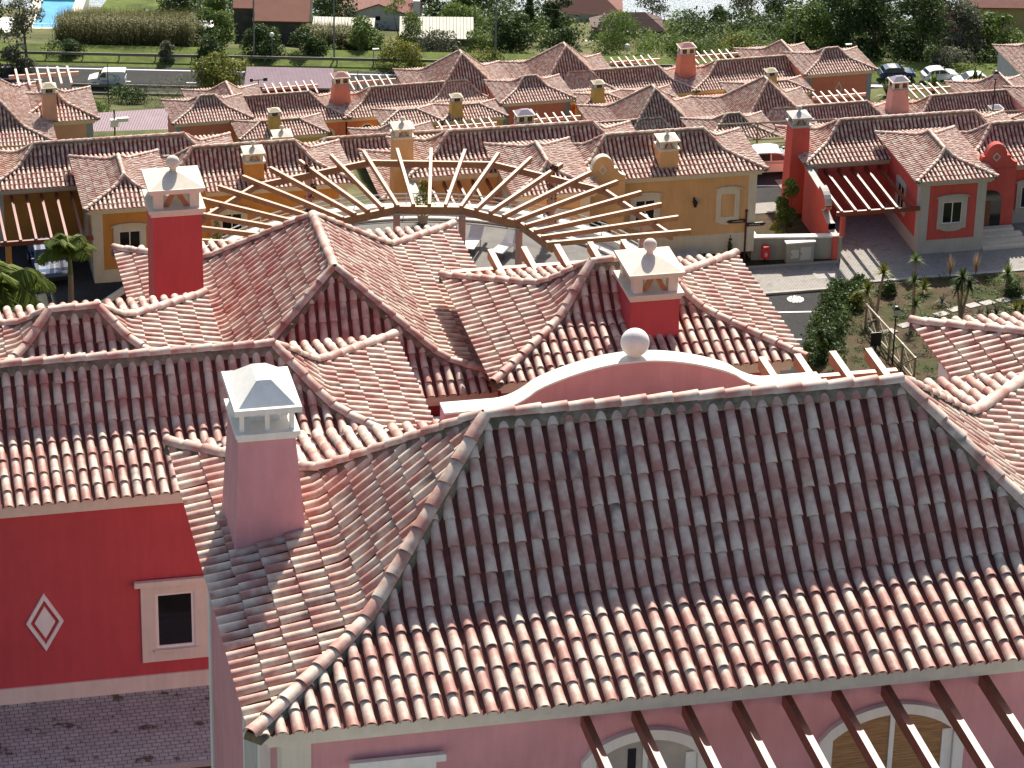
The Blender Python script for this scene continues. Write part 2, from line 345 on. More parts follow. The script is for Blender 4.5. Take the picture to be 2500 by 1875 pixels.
        # thickness of the lower rim
        if lod <= 1:
            PI = ringpts(rad*0.80)[:, 0]; PO = PP[:, 0]; idb = (np.arange(T*2*K)+nT).reshape(T, 2, K)
            TV.append(np.stack([PO, PI], 1).reshape(-1, 3)); tb = tint[:, :1].repeat(2, 1).copy(); TT.append(tb.reshape(-1, 4)); nT += T*2*K
            TF.append(np.stack([idb[:, 0, 1:], idb[:, 0, :-1], idb[:, 1, :-1], idb[:, 1, 1:]], -1).reshape(-1, 4))
    off = np.array([o.x, o.y, o.z])
    V = np.concatenate(TV+SV)-off; nTf = sum(len(f) for f in TF); F = np.concatenate(TF+[f+nT for f in SF])
    tint = np.concatenate(TT+[np.tile(np.array([[0.5, 0.5, 0.5, 1]], dtype=np.float32), (nS, 1))])
    mi = np.zeros(len(F), dtype=np.int32); mi[nTf:] = 1
    ro = link_mesh("roof", V, F, [TILE, CHAN], th.root, mi, smooth=(lod == 0), tint=tint)
    # ridge and hip caps bedded in mortar
    if ridge:
        if ax == 'x':
            A = np.array([x0+rl, y0+rf]); B = np.array([x1-rr, y0+rf]); ends = [(A, (x0, y0)), (A, (x0, y1)), (B, (x1, y0)), (B, (x1, y1))]
        else:
            A = np.array([x0+rl, y0+rf]); B = np.array([x0+rl, y1-rb]); ends = [(A, (x0, y0)), (A, (x1, y0)), (B, (x0, y1)), (B, (x1, y1))]
        paths = [[(*A, ze+H), (*B, ze+H)]] if np.hypot(*(B-A)) > 0.2 else []
        for ei, (P0, Q0) in enumerate(ends):
            if ei in caps_skip: continue
            tt = np.linspace(1, -0.012, 26); pl = []
            for t in tt:
                q = np.array(Q0)+(np.array(P0)-np.array(Q0))*t; pl.append((q[0], q[1], ze+(H*float(prof(max(t, 0)*ref)/prof(ref)) if t > 0 else 0.0)))
            paths.append(pl)
        cap_parts(th, ro, paths, lod, off)
    return ro
def cap_parts(th, ro, paths, lod, off):
    V, F, MI, TT = [], [], [], []; nv = 0; K = {0: 9, 1: 6, 2: 5}[lod]
    for pi_, pl in enumerate(paths):
        P = np.array(pl, dtype=float)
        if len(P) == 2: P = P[0]+np.linspace(0, 1, 12)[:, None]*(P[1]-P[0])
        s = np.concatenate([[0], np.cumsum(np.linalg.norm(np.diff(P, axis=0), axis=1))]); L = s[-1]
        at = lambda q: np.array([np.interp(q, s, P[:, i]) for i in range(3)])
        def frame(q):
            t = at(min(q+0.05, L))-at(max(q-0.05, 0)); t /= np.linalg.norm(t); l = np.cross(t, [0, 0, 1]); l /= np.linalg.norm(l); return t, l, np.cross(l, t)
        # mortar fillet
        w, h0, h1 = (0.17, -0.10, 0.105) if pi_ == 0 and len(pl) == 2 else (0.145, -0.07, 0.085)
        ns = max(2, int(L/0.3)); qs = np.linspace(0, L, ns+1)
        for q in qs:
            t, l, u = frame(q); c = at(q)
            V += [c-l*w+u*h0, c-l*0.085+u*h1, c+l*0.085+u*h1, c+l*w+u*h0]; TT += [(0.5, 0.5, 0.5, 1)]*4
        for i in range(ns):
            b = nv+i*4
            for k in range(3): F.append((b+k, b+k+1, b+4+k+1, b+4+k)); MI.append(1)
        F.append((nv, nv+1, nv+2, nv+3)); MI.append(1); b = nv+ns*4; F.append((b+3, b+2, b+1, b)); MI.append(1); nv += (ns+1)*4
        # half-round caps laid from the low end up; the low end of each is the wide one
        low_last = P[-1, 2] < P[0, 2]-0.05; e = 0.40; n = max(1, int(round(L/e))); e = L/n
        for i in range(n):
            q0 = i*e-0.03; q1 = (i+1)*e+0.03; wide_end = 1 if low_last or len(pl) == 2 else 0
            ra, rb = rng.random(), rng.random(); st = []
            for q, a in ((q0, 0), (q1, 1)):
                t, l, u = frame(min(max(q, 0), L)); c = at(min(max(q, 0), L)) + t*(q-min(max(q, 0), L))
                rd = 0.118 if a == wide_end else 0.10; lf = 0.085 if a == wide_end else 0.062; st.append((c, l, u, rd, lf, a))
            for c, l, u, rd, lf, a in st:
                for k in range(K):
                    th_ = pi*k/(K-1); V.append(c+l*rd*cos(th_)+u*(rd*sin(th_)*0.85+lf)); TT.append((ra, 1-a if wide_end else a, rb, 1))
            for k in range(K-1): F.append((nv+k, nv+K+k, nv+K+k+1, nv+k+1)); MI.append(0)
            nv += 2*K
            c, l, u, rd, lf, a = st[wide_end]
            for rr in (rd, rd*0.82):
                for k in range(K):
                    th_ = pi*k/(K-1); V.append(c+l*rr*cos(th_)+u*(rr*sin(th_)*0.85+lf)); TT.append((ra, 0, rb, 1))
            for k in range(K-1): F.append((nv+k, nv+k+1, nv+K+k+1, nv+K+k)); MI.append(0)
            nv += 2*K
    V = [tuple(np.asarray(p)-off) for p in V]
    return link_mesh("ridge_cap", V, F, [TILE, MORTAR], ro, MI, smooth=(lod == 0), tint=np.array(TT))
# ------------------------------------------------------------------ house parts
def cornice(th, x0, x1, y0, y1, ze, mat, name="cornice"):
    mb = MB(); a, b = 0.10, 0.34
    for (X0, X1, Y0, Y1) in ((x0+a, x1-a, y0+a, y0+b+0.1), (x0+a, x1-a, y1-b-0.1, y1-a), (x0+a, x0+b+0.1, y0+b+0.1, y1-b-0.1), (x1-b-0.1, x1-a, y0+b+0.1, y1-b-0.1)):
        mb.box(X0, X1, Y0, Y1, ze-0.21, ze-0.05)
    mb2 = [(x0+a+0.1, x1-a-0.1, y0+a+0.1, y0+b+0.1), (x0+a+0.1, x1-a-0.1, y1-b-0.1, y1-a-0.1), (x0+a+0.1, x0+b+0.1, y0+b+0.1, y1-b-0.1), (x1-b-0.1, x1-a-0.1, y0+b+0.1, y1-b-0.1)]
    for q in mb2: mb.box(*q, ze-0.34, ze-0.21)
    return th.part(name, mb, mat)
def walls(th, x0, x1, y0, y1, zb, ze, mat, ins=0.42, name="wall"):
    return th.part(name, MB().box(x0+ins, x1-ins, y0+ins, y1-ins, zb, ze-0.06), mat)
def quoin(th, x, y, sx, sy, zb, zt, mat, w=0.36, p=0.025):
    """corner strip wrapping the corner (x, y); sx, sy point into the wall"""
    mb = MB(); X0, X1 = sorted((x-sx*p, x+sx*w)); Y0, Y1 = sorted((y-sy*p, y+sy*w))
    return th.part("corner_trim", mb.box(X0, X1, Y0, Y1, zb, zt), mat)
def ogee_top(hw, z, rise, n=14):
    return [(hw*cos(pi*i/n)*1.0, z+rise*max(0, sin(pi*i/n))**1.2) for i in range(n+1)]
def window(th, cx, zb, w, h, y, trim, style='ogee', pane=GLASS, mull=True, frame=WPAINT, t=0.27, sill=True):
    """window in a wall that faces -y; w, h are the glazed opening, zb its bottom"""
    mb = MB(); x0, x1, z0, z1 = cx-w/2, cx+w/2, zb, zb+h; d = 0.07
    mb.box(x0-t, x0, y-d, y, z0, z1); mb.box(x1, x1+t, y-d, y, z0, z1)
    if style == 'ogee':
        hw = w/2+t
        top = [(cx+u, z) for u, z in ogee_top(hw, z1+0.24, 0.14)]; mb.prism([(x0-t, z1), (x1+t, z1)]+top, y-d, y)
        cap = [(cx+u*1.14, z) for u, z in ogee_top(hw, z1+0.30, 0.17)]; low = [(cx+u*1.14, z-0.055) for u, z in reversed(ogee_top(hw, z1+0.30, 0.17))]
        mb.prism(cap+low, y-0.17, y-d-0.002)
        bot = [(cx+u, z) for u, z in [(-hw, z0), (-hw, z0-0.30), (-hw*0.78, z0-0.30)]+[(hw*0.7*cos(pi+pi*i/8), z0-0.30+0.16*sin(pi+pi*i/8)) for i in range(1, 8)]+[(hw*0.78, z0-0.30), (hw, z0-0.30), (hw, z0)]]
        mb.prism(bot, y-d, y)
    else:
        mb.box(x0-t, x1+t, y-d, y, z1, z1+t); mb.box(x0-t, x1+t, y-d, y, z0-t, z0)
        mb.box(x0-t-0.12, x1+t+0.12, y-0.16, y-d-0.002, z1+t-0.06, z1+t+0.05)
    win = th.part("window", mb, trim)
    if frame is not None:
        fm = MB(); f = 0.055
        fm.box(x0, x0+f, y-0.035, y, z0, z1); fm.box(x1-f, x1, y-0.035, y, z0, z1); fm.box(x0+f, x1-f, y-0.035, y, z0, z0+f); fm.box(x0+f, x1-f, y-0.035, y, z1-f, z1)
        if mull: fm.box(cx-f/2, cx+f/2, y-0.035, y, z0+f, z1-f)
        th.part("frame", fm, frame, win)
        if sill: th.part("sill", MB().box(x0-0.05, x1+0.05, y-0.12, y-d-0.004, z0-0.05, z0), trim, win)
    th.part("pane", MB().box(x0+0.005, x1-0.005, y-0.014, y-0.004, z0+0.005, z1-0.005), pane, win)
    return win
def side_window(th, cy, zb, w, h, x, trim):
    """window in a wall that faces -x"""
    mb = MB(); y0, y1, z0, z1 = cy-w/2, cy+w/2, zb, zb+h; t = 0.27
    mb.box(x-0.07, x, y0-t, y0, z0-t, z1); mb.box(x-0.07, x, y1, y1+t, z0-t, z1); mb.box(x-0.07, x, y0, y1, z0-t, z0)
    top = [(cy+u, z) for u, z in ogee_top(w/2+t, z1+0.24, 0.14)]; mb.prism([(y0-t, z1), (y1+t, z1)]+top, x-0.07, x, 'x')
    win = th.part("window", mb, trim); fm = MB()
    for a, b in ((y0, y0+0.06), (y1-0.06, y1), (cy-0.03, cy+0.03)): fm.box(x-0.035, x, a, b, z0, z1)
    th.part("frame", fm, WPAINT, win); th.part("pane", MB().box(x-0.014, x-0.004, y0, y1, z0, z1), GLASS, win)
def diamond(th, cx, cz, hw, hh, y, trim, inner=None, name="diamond_ornament", th_=0.3):
    k = 1-th_; mb = MB(); o = [(cx, cz+hh), (cx-hw, cz), (cx, cz-hh), (cx+hw, cz)]; i = [(cx, cz+hh*k), (cx-hw*k, cz), (cx, cz-hh*k), (cx+hw*k, cz)]
    mb.ring(o, i, y-0.05, y)
    if inner: q = inner; mb.prism([(cx, cz+hh*q), (cx-hw*q, cz), (cx, cz-hh*q), (cx+hw*q, cz)], y-0.05, y)
    return th.part(name, mb, trim)
def chimney_ball(th, cx, yf, zb, ztop, w, dpt, body, trim, slat=DWOOD, base_w=None, capm=None):
    """square chimney with an open lantern, low pyramid cap and ball; ztop = rim of the cap, yf = front of the shaft"""
    capm = capm or trim; sw = w*0.86; bw = base_w or sw; y0, y1 = yf, yf+dpt*0.86; zs = ztop-0.52*w
    mb = MB().frustum(cx-bw/2, cx+bw/2, y0-(bw-sw)/2, y1+(bw-sw)/2, zb, cx-sw/2, cx+sw/2, y0, y1, zs); ch = th.part("chimney", mb, body)
    nm = MB(); a = (w-sw)/2; nm.box(cx-sw/2-a*0.45, cx+sw/2+a*0.45, y0-a*0.45, y1+a*0.45, zs, zs+0.07*w); nm.box(cx-sw/2-a, cx+sw/2+a, y0-a, y1+a, zs+0.07*w, zs+0.13*w)
    th.part("neck", nm, trim, ch)
    p = 0.17*w; z0, z1 = zs+0.13*w, ztop-0.10*w; i = a*0.4
    for X in (cx-sw/2+i, cx+sw/2-i-p):
        for Y in (y0+i, y1-i-p): th.part("lantern_post", MB().box(X, X+p, Y, Y+p, z0, z1), trim, ch)
    for s in (-1, 1):
        for Y in (y0+i+p*0.5, y1-i-p*0.5):
            for k in range(2): th.part("lantern_slat", MB().beam((cx+s*(0.03+k*0.05)*w, Y, z1), (cx+s*(0.19+k*0.05)*w, Y, z0), 0.03*w, 0.05*w), slat, ch)
    cm = MB(); cm.box(cx-w/2+a*0.5, cx+w/2-a*0.5, y0-a*0.5, y1+a*0.5, z1, ztop-0.055*w); X0, X1, Y0, Y1 = cx-w/2, cx+w/2, y0-a, y1+a
    cm.box(X0, X1, Y0, Y1, ztop-0.055*w, ztop); my = (Y0+Y1)/2
    cm.frustum(X0+0.03*w, X1-0.03*w, Y0+0.03*w, Y1-0.03*w, ztop+0.001, cx-0.10*w, cx+0.10*w, my-0.10*w, my+0.10*w, ztop+0.15*w); th.part("chimney_cap", cm, capm, ch)
    bm = MB().tube((cx, my, ztop+0.14*w), (cx, my, ztop+0.22*w), 0.07*w, 0.05*w, 12); bm.sphere((cx, my, ztop+0.31*w), 0.122*w); th.part("finial_ball", bm, capm, ch, smooth=True)
    return ch
def chimney_vent(th, cx, yf, zb, ztop, w, dpt, body, trim, capm, vents=2, base=1.18):
    """tapered chimney with a cream vent box and a shallow coloured cap"""
    sw = w*0.84; y0, y1 = yf, yf+dpt; zs = ztop-0.46*w; bw = w*base*0.9; e = (bw-sw)/2
    ch = th.part("chimney", MB().frustum(cx-bw/2, cx+bw/2, y0-e*1.3, y1+e*0.6, zb, cx-sw/2, cx+sw/2, y0, y1, zs), body)
    th.part("neck", MB().box(cx-sw/2-0.03*w, cx+sw/2+0.03*w, y0-0.03*w, y1+0.03*w, zs, zs+0.06*w), BLUEGREY, ch)
    th.part("vent_box", MB().box(cx-sw/2, cx+sw/2, y0, y1, zs+0.06*w, ztop-0.05*w), trim, ch)
    vm = MB(); vw = 0.25*w if vents == 2 else 0.46*w; zc = (zs+0.06*w+ztop-0.05*w)/2
    for k in range(vents):
        vx = cx+(k-(vents-1)/2)*0.43*w; vm.box(vx-vw/2, vx+vw/2, y0-0.006, y0+0.02, zc-0.13*w, zc+0.12*w, 0)
        for q in (-1, 1):
            for k2 in range(2): vm.beam((vx+q*(0.01+0.04*k2)*w, y0-0.02, zc+0.12*w), (vx+q*(0.06+0.05*k2)*w, y0-0.02, zc-0.13*w), 0.018*w, 0.03*w, 1)
    vm.box(cx-sw/2-0.006, cx-sw/2+0.02, y0+dpt*0.3, y1-dpt*0.3, zc-0.13*w, zc+0.12*w, 0)
    th.part("vent_opening", vm, [GLASS, DWOOD], ch)
    cm = MB(); a = (w-sw)/2; cm.box(cx-w/2, cx+w/2, y0-a, y1+a, ztop-0.05*w, ztop, 0); my = (y0+y1)/2; q = 0.17*w
    cm.frustum(cx-w/2+0.045*w, cx+w/2-0.045*w, y0-a+0.045*w, y1+a-0.045*w, ztop+0.001, cx-q, cx+q, my-dpt*0.12, my+dpt*0.12, ztop+0.20*w, 1)
    th.part("chimney_cap", cm, [trim, capm], ch); return ch
def scroll_gable(th, cx, y0, y1, zb, zt, w, body, trim, dia):
    """curved parapet: semicircle over two steps and concave shoulders"""
    hw = w/2; h = zt-zb; r = hw*0.46
    L = [(-hw, -0.15), (-hw, 0.10*h)]+[(-hw+(hw*0.36)*i/6, 0.10*h+0.20*h*(i/6)**2.2) for i in range(1, 7)]
    L += [(-hw*0.64, 0.44*h), (-hw*0.48, 0.44*h)]
    arc = [(r*cos(pi-pi*i/14), 0.44*h+0.56*h*sin(pi*i/14)) for i in range(15)]
    R = [(-x, z) for x, z in reversed(L)]; pts = [(cx+x, zb+z) for x, z in L+arc+R]
    g = th.part("parapet", MB().prism(pts[::-1], y0, y1), body)
    top = L[1:]+arc+R[:-1]; tm = MB()
    for (a, b) in zip(top[:-1], top[1:]):
        n = Vector((-(b[1]-a[1]), b[0]-a[0])); n = n.normalized()*0.035 if n.length > 1e-6 else Vector((0, 0.03))
        q = [(cx+a[0], zb+a[1]+0.002), (cx+b[0], zb+b[1]+0.002), (cx+b[0]+n.x, zb+b[1]+n.y+0.002), (cx+a[0]+n.x, zb+a[1]+n.y+0.002)]
        tm.prism(q, y0-0.04, y1+0.04)
    th.part("coping", tm, trim, g)
    mb = MB(); k = 0.62; cz = zb+0.42*h; W_, H_ = hw*0.2, h*0.22
    mb.ring([(cx, cz+H_), (cx-W_, cz), (cx, cz-H_), (cx+W_, cz)], [(cx, cz+H_*k), (cx-W_*k, cz), (cx, cz-H_*k), (cx+W_*k, cz)], y0-0.05, y0); th.part("diamond_ornament", mb, dia, g)
    return g
def wall_lamp(th, x, y, z):
    mb = MB(); mb.box(x-0.05, x+0.05, y-0.04, y-0.002, z-0.15, z+0.25); mb.beam((x, y-0.04, z+0.22), (x, y-0.26, z+0.22), 0.03, 0.03)
    lp = th.part("wall_lamp", mb, BLACKMETAL); m2 = MB().frustum(x-0.06, x+0.06, y-0.31, y-0.19, z-0.22, x-0.11, x+0.11, y-0.36, y-0.14, z+0.08)
    m2.frustum(x-0.13, x+0.13, y-0.38, y-0.12, z+0.08, x-0.03, x+0.03, y-0.28, y-0.22, z+0.2); th.part("lantern", m2, BLACKMETAL, lp)
def pergola(th, name, rafters, beams, wood, rw=0.11, rh=0.2, bw=0.14, bh=0.26, posts=(), postm=None):
    mb = MB()
    for p, q in beams: mb.beam(p, q, bw, bh)
    if not beams: mb.beam(rafters[0][1], rafters[-1][1], bw, bh)
    pg = th.part(name, mb, wood)
    for p, q in rafters: th.part("rafter", MB().beam(p, q, rw, rh), wood, pg)
    for p, q in posts: th.part("post", MB().tube(p, q, 0.16, 0.16, 12), postm, pg)
    return pg

# ------------------------------------------------------------------ the near houses
PINK = plaster("pink_render", (0.66, 0.32, 0.335), 0.06); RED = plaster("red_render", (0.50, 0.080, 0.085), 0.05); RED2 = plaster("crimson_render", (0.51, 0.085, 0.09), 0.05)
def arch_window(th, x0, x1, zs, rise, zb, y, trim, pane, pane2=None, t=0.16):
    """segmental arch head over a two-leaf opening"""
    cx = (x0+x1)/2; hw = (x1-x0)/2; R = (hw*hw+rise*rise)/(2*rise)
    def arc(h, tt): a0 = math.asin(min(1, hw/R)); return [(cx+(R+tt)*sin(a), zs+rise-R+(R+tt)*cos(a)) for a in np.linspace(a0, -a0, 17)]
    o = [(x1+t, zb)]+[(max(min(x, x1+t), x0-t), z) for x, z in arc(0, t)]+[(x0-t, zb)]; o[1] = (x1+t, zs+0.02); o[-2] = (x0-t, zs+0.02)
    i = [(x1, zb)]+arc(0, 0)+[(x0, zb)]
    mb = MB(); mb.ring(o, i, y-0.10, y); w = th.part("window", mb, trim)
    for j, (a, b) in enumerate(((x0, cx-0.04), (cx+0.04, x1))):
        xs = np.linspace(a, b, 9); top = [(x, zs+rise-R+sqrt(max(0, R*R-(x-cx)**2))) for x in xs]
        th.part("pane", MB().prism([(a, zb), (b, zb)]+top[::-1], y-0.02, y-0.004), pane if j == 0 or pane2 is None else pane2, w)
    fm = MB().box(cx-0.035, cx+0.035, y-0.05, y, zb, zs+rise-0.005); fm.box(x1-0.16, x1-0.005, y-0.045, y, zb, zs); fm.box(x0+0.005, x0+0.05, y-0.045, y, zb, zs); th.part("frame", fm, WPAINT, w)

def house_a():
    x0, x1, y0, y1, ze = 5.43, 19.57, 38.36, 46.85, 275.6; yw = y0+0.45; xw = x0+0.42
    th = Thing("pink_house", "big pink house filling the foreground, wide tiled hip roof with one tapered pink chimney", "house", (x0, y0, 265.6))
    hip_roof(th, x0, x1, y0, y1, ze, 'x', 0, (3.98, 4.50, 3.97, 3.95), 2.40)
    walls(th, x0, x1, y0, y1, 265.6, ze, PINK, 0.45); cornice(th, x0, x1, y0, y1, ze, CREAM)
    quoin(th, x0+0.45, yw, 1, 1, 265.6, ze-0.36, CREAM, 0.38); quoin(th, x0+0.45, y1-0.45, 1, -1, 265.6, ze-0.36, WHITE, 0.22)
    mb = MB().box(xw-0.12, xw+0.03, 40.0, 41.7, 272.6, 274.5); mb.box(xw-0.16, xw+0.03, 39.9, 41.8, 274.5, 274.6)
    w = th.part("window", mb, WHITE); th.part("shade_panel", MB().box(xw-0.135, xw-0.121, 40.25, 41.45, 272.9, 274.3), GREYTRIM, w)  # grey panel: the shading inside the trim is put into its colour
    # small window at the lower edge of the picture
    window(th, 7.44, 273.4, 0.62, 1.12, yw, WHITE, 'box', GLASS, True, WPAINT, 0.24)
    arch_window(th, 10.22, 11.72, 274.36, 0.30, 272.2, yw, WHITE, CURTAIN, CURTAIN); arch_window(th, 13.66, 15.5, 274.30, 0.36, 272.2, yw, WHITE, BLIND, BLIND)
    th.part("curtain_gap", MB().box(10.72, 10.84, yw-0.028, yw-0.022, 272.2, 274.5), GLASS)
    raf = [((10.08+0.725*k, yw-0.01, 275.16), (10.08+0.725*k, yw-3.0, 275.12)) for k in range(9)]
    pergola(th, "front_pergola", raf, [((9.9, yw-2.85, 274.93), (16.2, yw-2.85, 274.93))], DWOOD, 0.10, 0.21)
    # chimney: tapered shaft, slab, slender posts, hipped white cap
    cx = 6.37
    ch = th.part("chimney", MB().frustum(5.86, 6.94, 43.1, 44.55, 275.6, 5.97, 6.80, 43.3, 44.35, 277.47), PINK)
    nm = MB().box(5.95, 6.82, 43.26, 44.39, 277.47, 277.54); nm.box(5.92, 6.86, 43.22, 44.44, 277.54, 277.60); th.part("neck", nm, WHITE, ch)
    pm = MB()
    for X in (5.99, 6.36, 6.72):
        for Y in (43.30, 43.82, 44.30): 
            if X == 6.36 and Y == 43.82: continue
            th.part("lantern_post", MB().box(X, X+0.065, Y, Y+0.065, 277.60, 277.93), WHITE, ch)
    th.part("flue", MB().box(6.18, 6.62, 43.62, 44.14, 277.60, 277.80), WHITE, ch)
    cm = MB().box(5.90, 6.88, 43.16, 44.50, 277.93, 278.02); cm.frustum(5.97, 6.80, 43.23, 44.43, 278.021, 6.28, 6.49, 43.55, 44.10, 278.30); th.part("chimney_cap", cm, WHITE, ch)
    # curved gable over the rear entrance, with a stone ball
    gx = 12.78; n = 24; zb = 275.92; y = 46.62
    pro = [(-3.1, 0.0), (-2.25, 0.0)]+[(-2.25+0.62*i/6, 0.26*(i/6)**2) for i in range(1, 7)]
    arc = [(-1.63+3.26*i/n, 0.26+0.38*sin(pi*i/n)**0.85) for i in range(1, n)]
    left = pro; top = left+arc+[(-x, z) for x, z in reversed(left)]
    pts = [(gx+x, zb+z) for x, z in top]
    g = th.part("gable_parapet", MB().prism([(gx+3.1, zb-0.9), (gx-3.1, zb-0.9)][::-1][::-1]+pts, y, y+0.32), PINK)
    cp = MB()
    for a, b in zip(pts[:-1], pts[1:]): cp.prism([(a[0], a[1]+0.002), (b[0], b[1]+0.002), (b[0], b[1]+0.035), (a[0], a[1]+0.035)], y-0.03, y+0.35)
    th.part("coping", cp, WHITE, g)
    bz = zb+0.26+0.38+0.02; bm = MB().tube((gx, y+0.16, bz), (gx, y+0.16, bz+0.05), 0.10, 0.07, 16); bm.sphere((gx, y+0.16, bz+0.25), 0.23, 28, 18); th.part("finial_ball", bm, WHITE, g, smooth=True)
    # rear pergola
    raf = [((X, 46.45, 275.22), (X, 49.12, 275.22)) for X in (15.63, 16.25, 16.87, 17.5)]
    pergola(th, "rear_pergola", raf, [((15.0, 48.41, 275.14), (17.78, 48.41, 275.14))], WOOD, 0.115, 0.22, 0.12, 0.22)
house_a()

def house_b():
    x0, x1, y0, y1, ze = -7.0, 11.6, 55.35, 61.1, 270.25; yw = y0+0.42
    th = Thing("red_house", "red house with a diamond ornament and white framed window above a cobbled path", "house", (2.0, yw, 265.8))
    hip_roof(th, x0, x1, y0, y1, ze, 'x', 0); walls(th, x0, x1, y0, y1, 265.8, ze, RED); cornice(th, x0, x1, y0, y1, ze, CREAM)
    th.part("plinth", MB().box(x0+0.3, x1-0.5, yw-0.04, yw, 265.8, 266.14), CREAM)
    window(th, 6.41, 266.72, 0.74, 1.20, yw, CREAM, 'box', GLASS, False, WPAINT, 0.27)
    diamond(th, 3.96, 267.52, 0.35, 0.62, yw, WHITE, 0.55, th_=0.22)
    # lower rear wing
    a0, a1, b0, b1, wz = 2.43, 8.42, 61.25, 66.25, 269.1
    hip_roof(th, a0, a1, b0, b1, wz, 'x', 0); walls(th, a0, a1, b0, b1, 263, wz, RED, name="rear_wall"); cornice(th, a0, a1, b0, b1, wz, CREAM, "rear_cornice")
    th.part("rear_parapet", MB().box(4.2, 4.5, 61.0, 61.25, 265, 269.2), RED)
house_b()

def house_d():
    x0, x1, y0, y1, ze = 7.45, 15.65, 65.75, 74.75, 266.5
    th = Thing("red_house", "red house with a tall red chimney and a roof ridge running away from the viewer", "house", (11.4, 69, 262.5))
    hip_roof(th, x0, x1, y0, y1, ze, 'y', 0, (2.0, 4.1, 4.1, 4.1), 2.33); walls(th, x0, x1, y0, y1, 262.3, ze, RED2); cornice(th, x0, x1, y0, y1, ze, CREAM)
    chimney_ball(th, 8.24, 69.0, 266.3, 270.50, 1.26, 1.32, RED2, CREAM, WOOD, 1.12)
    th.part("flat_roof", MB().box(11.0, 15.2, 61.3, 65.2, 262.3, 265.3), [GRAVEL]); th.part("roof_parapet", MB().box(11.6, 15.4, 65.2, 65.45, 262.3, 266.15), CREAM)
house_d()
def house_e():
    x0, x1, y0, y1, ze = 14.47, 21.43, 64.33, 69.92, 267.4
    th = Thing("red_house", "red house with wide crimson chimney and square hip roof behind the pink curved gable", "house", (18, 67, 262.5))
    hip_roof(th, x0, x1, y0, y1, ze, 'x', 0, None, 1.38); walls(th, x0, x1, y0, y1, 262.3, ze, RED2); cornice(th, x0, x1, y0, y1, ze, CREAM)
    quoin(th, x1-0.42, y0+0.42, -1, 1, 262.3, ze-0.36, CREAM)
    chimney_ball(th, 18.31, 65.45, 266.9, 269.24, 1.26, 1.45, RED2, CREAM, WOOD, 1.16)
    raf = [((X, 69.45, 267.02), (X, 72.2, 267.02)) for X in (16.07, 16.885, 17.7, 18.515, 19.33)]
    pergola(th, "rear_pergola", raf, [((14.95, 71.36, 266.9), (20.2, 71.36, 266.9))], WOOD, 0.135, 0.24, 0.16, 0.28)
house_e()
def house_i():
    x0, x1, y0, y1, ze = 20.6, 30.0, 48.2, 55.3, 272.5
    th = Thing("pink_house", "pink house cut off by the right edge, only its left roof slope and wall showing", "house", (25, 52, 267))
    hip_roof(th, x0, x1, y0, y1, ze, 'x', 0); walls(th, x0, x1, y0, y1, 262, ze, PINK); cornice(th, x0, x1, y0, y1, ze, WHITE)
    quoin(th, x0+0.42, y1-0.42, 1, -1, 262, ze-0.36, WHITE, 0.5)
house_i()

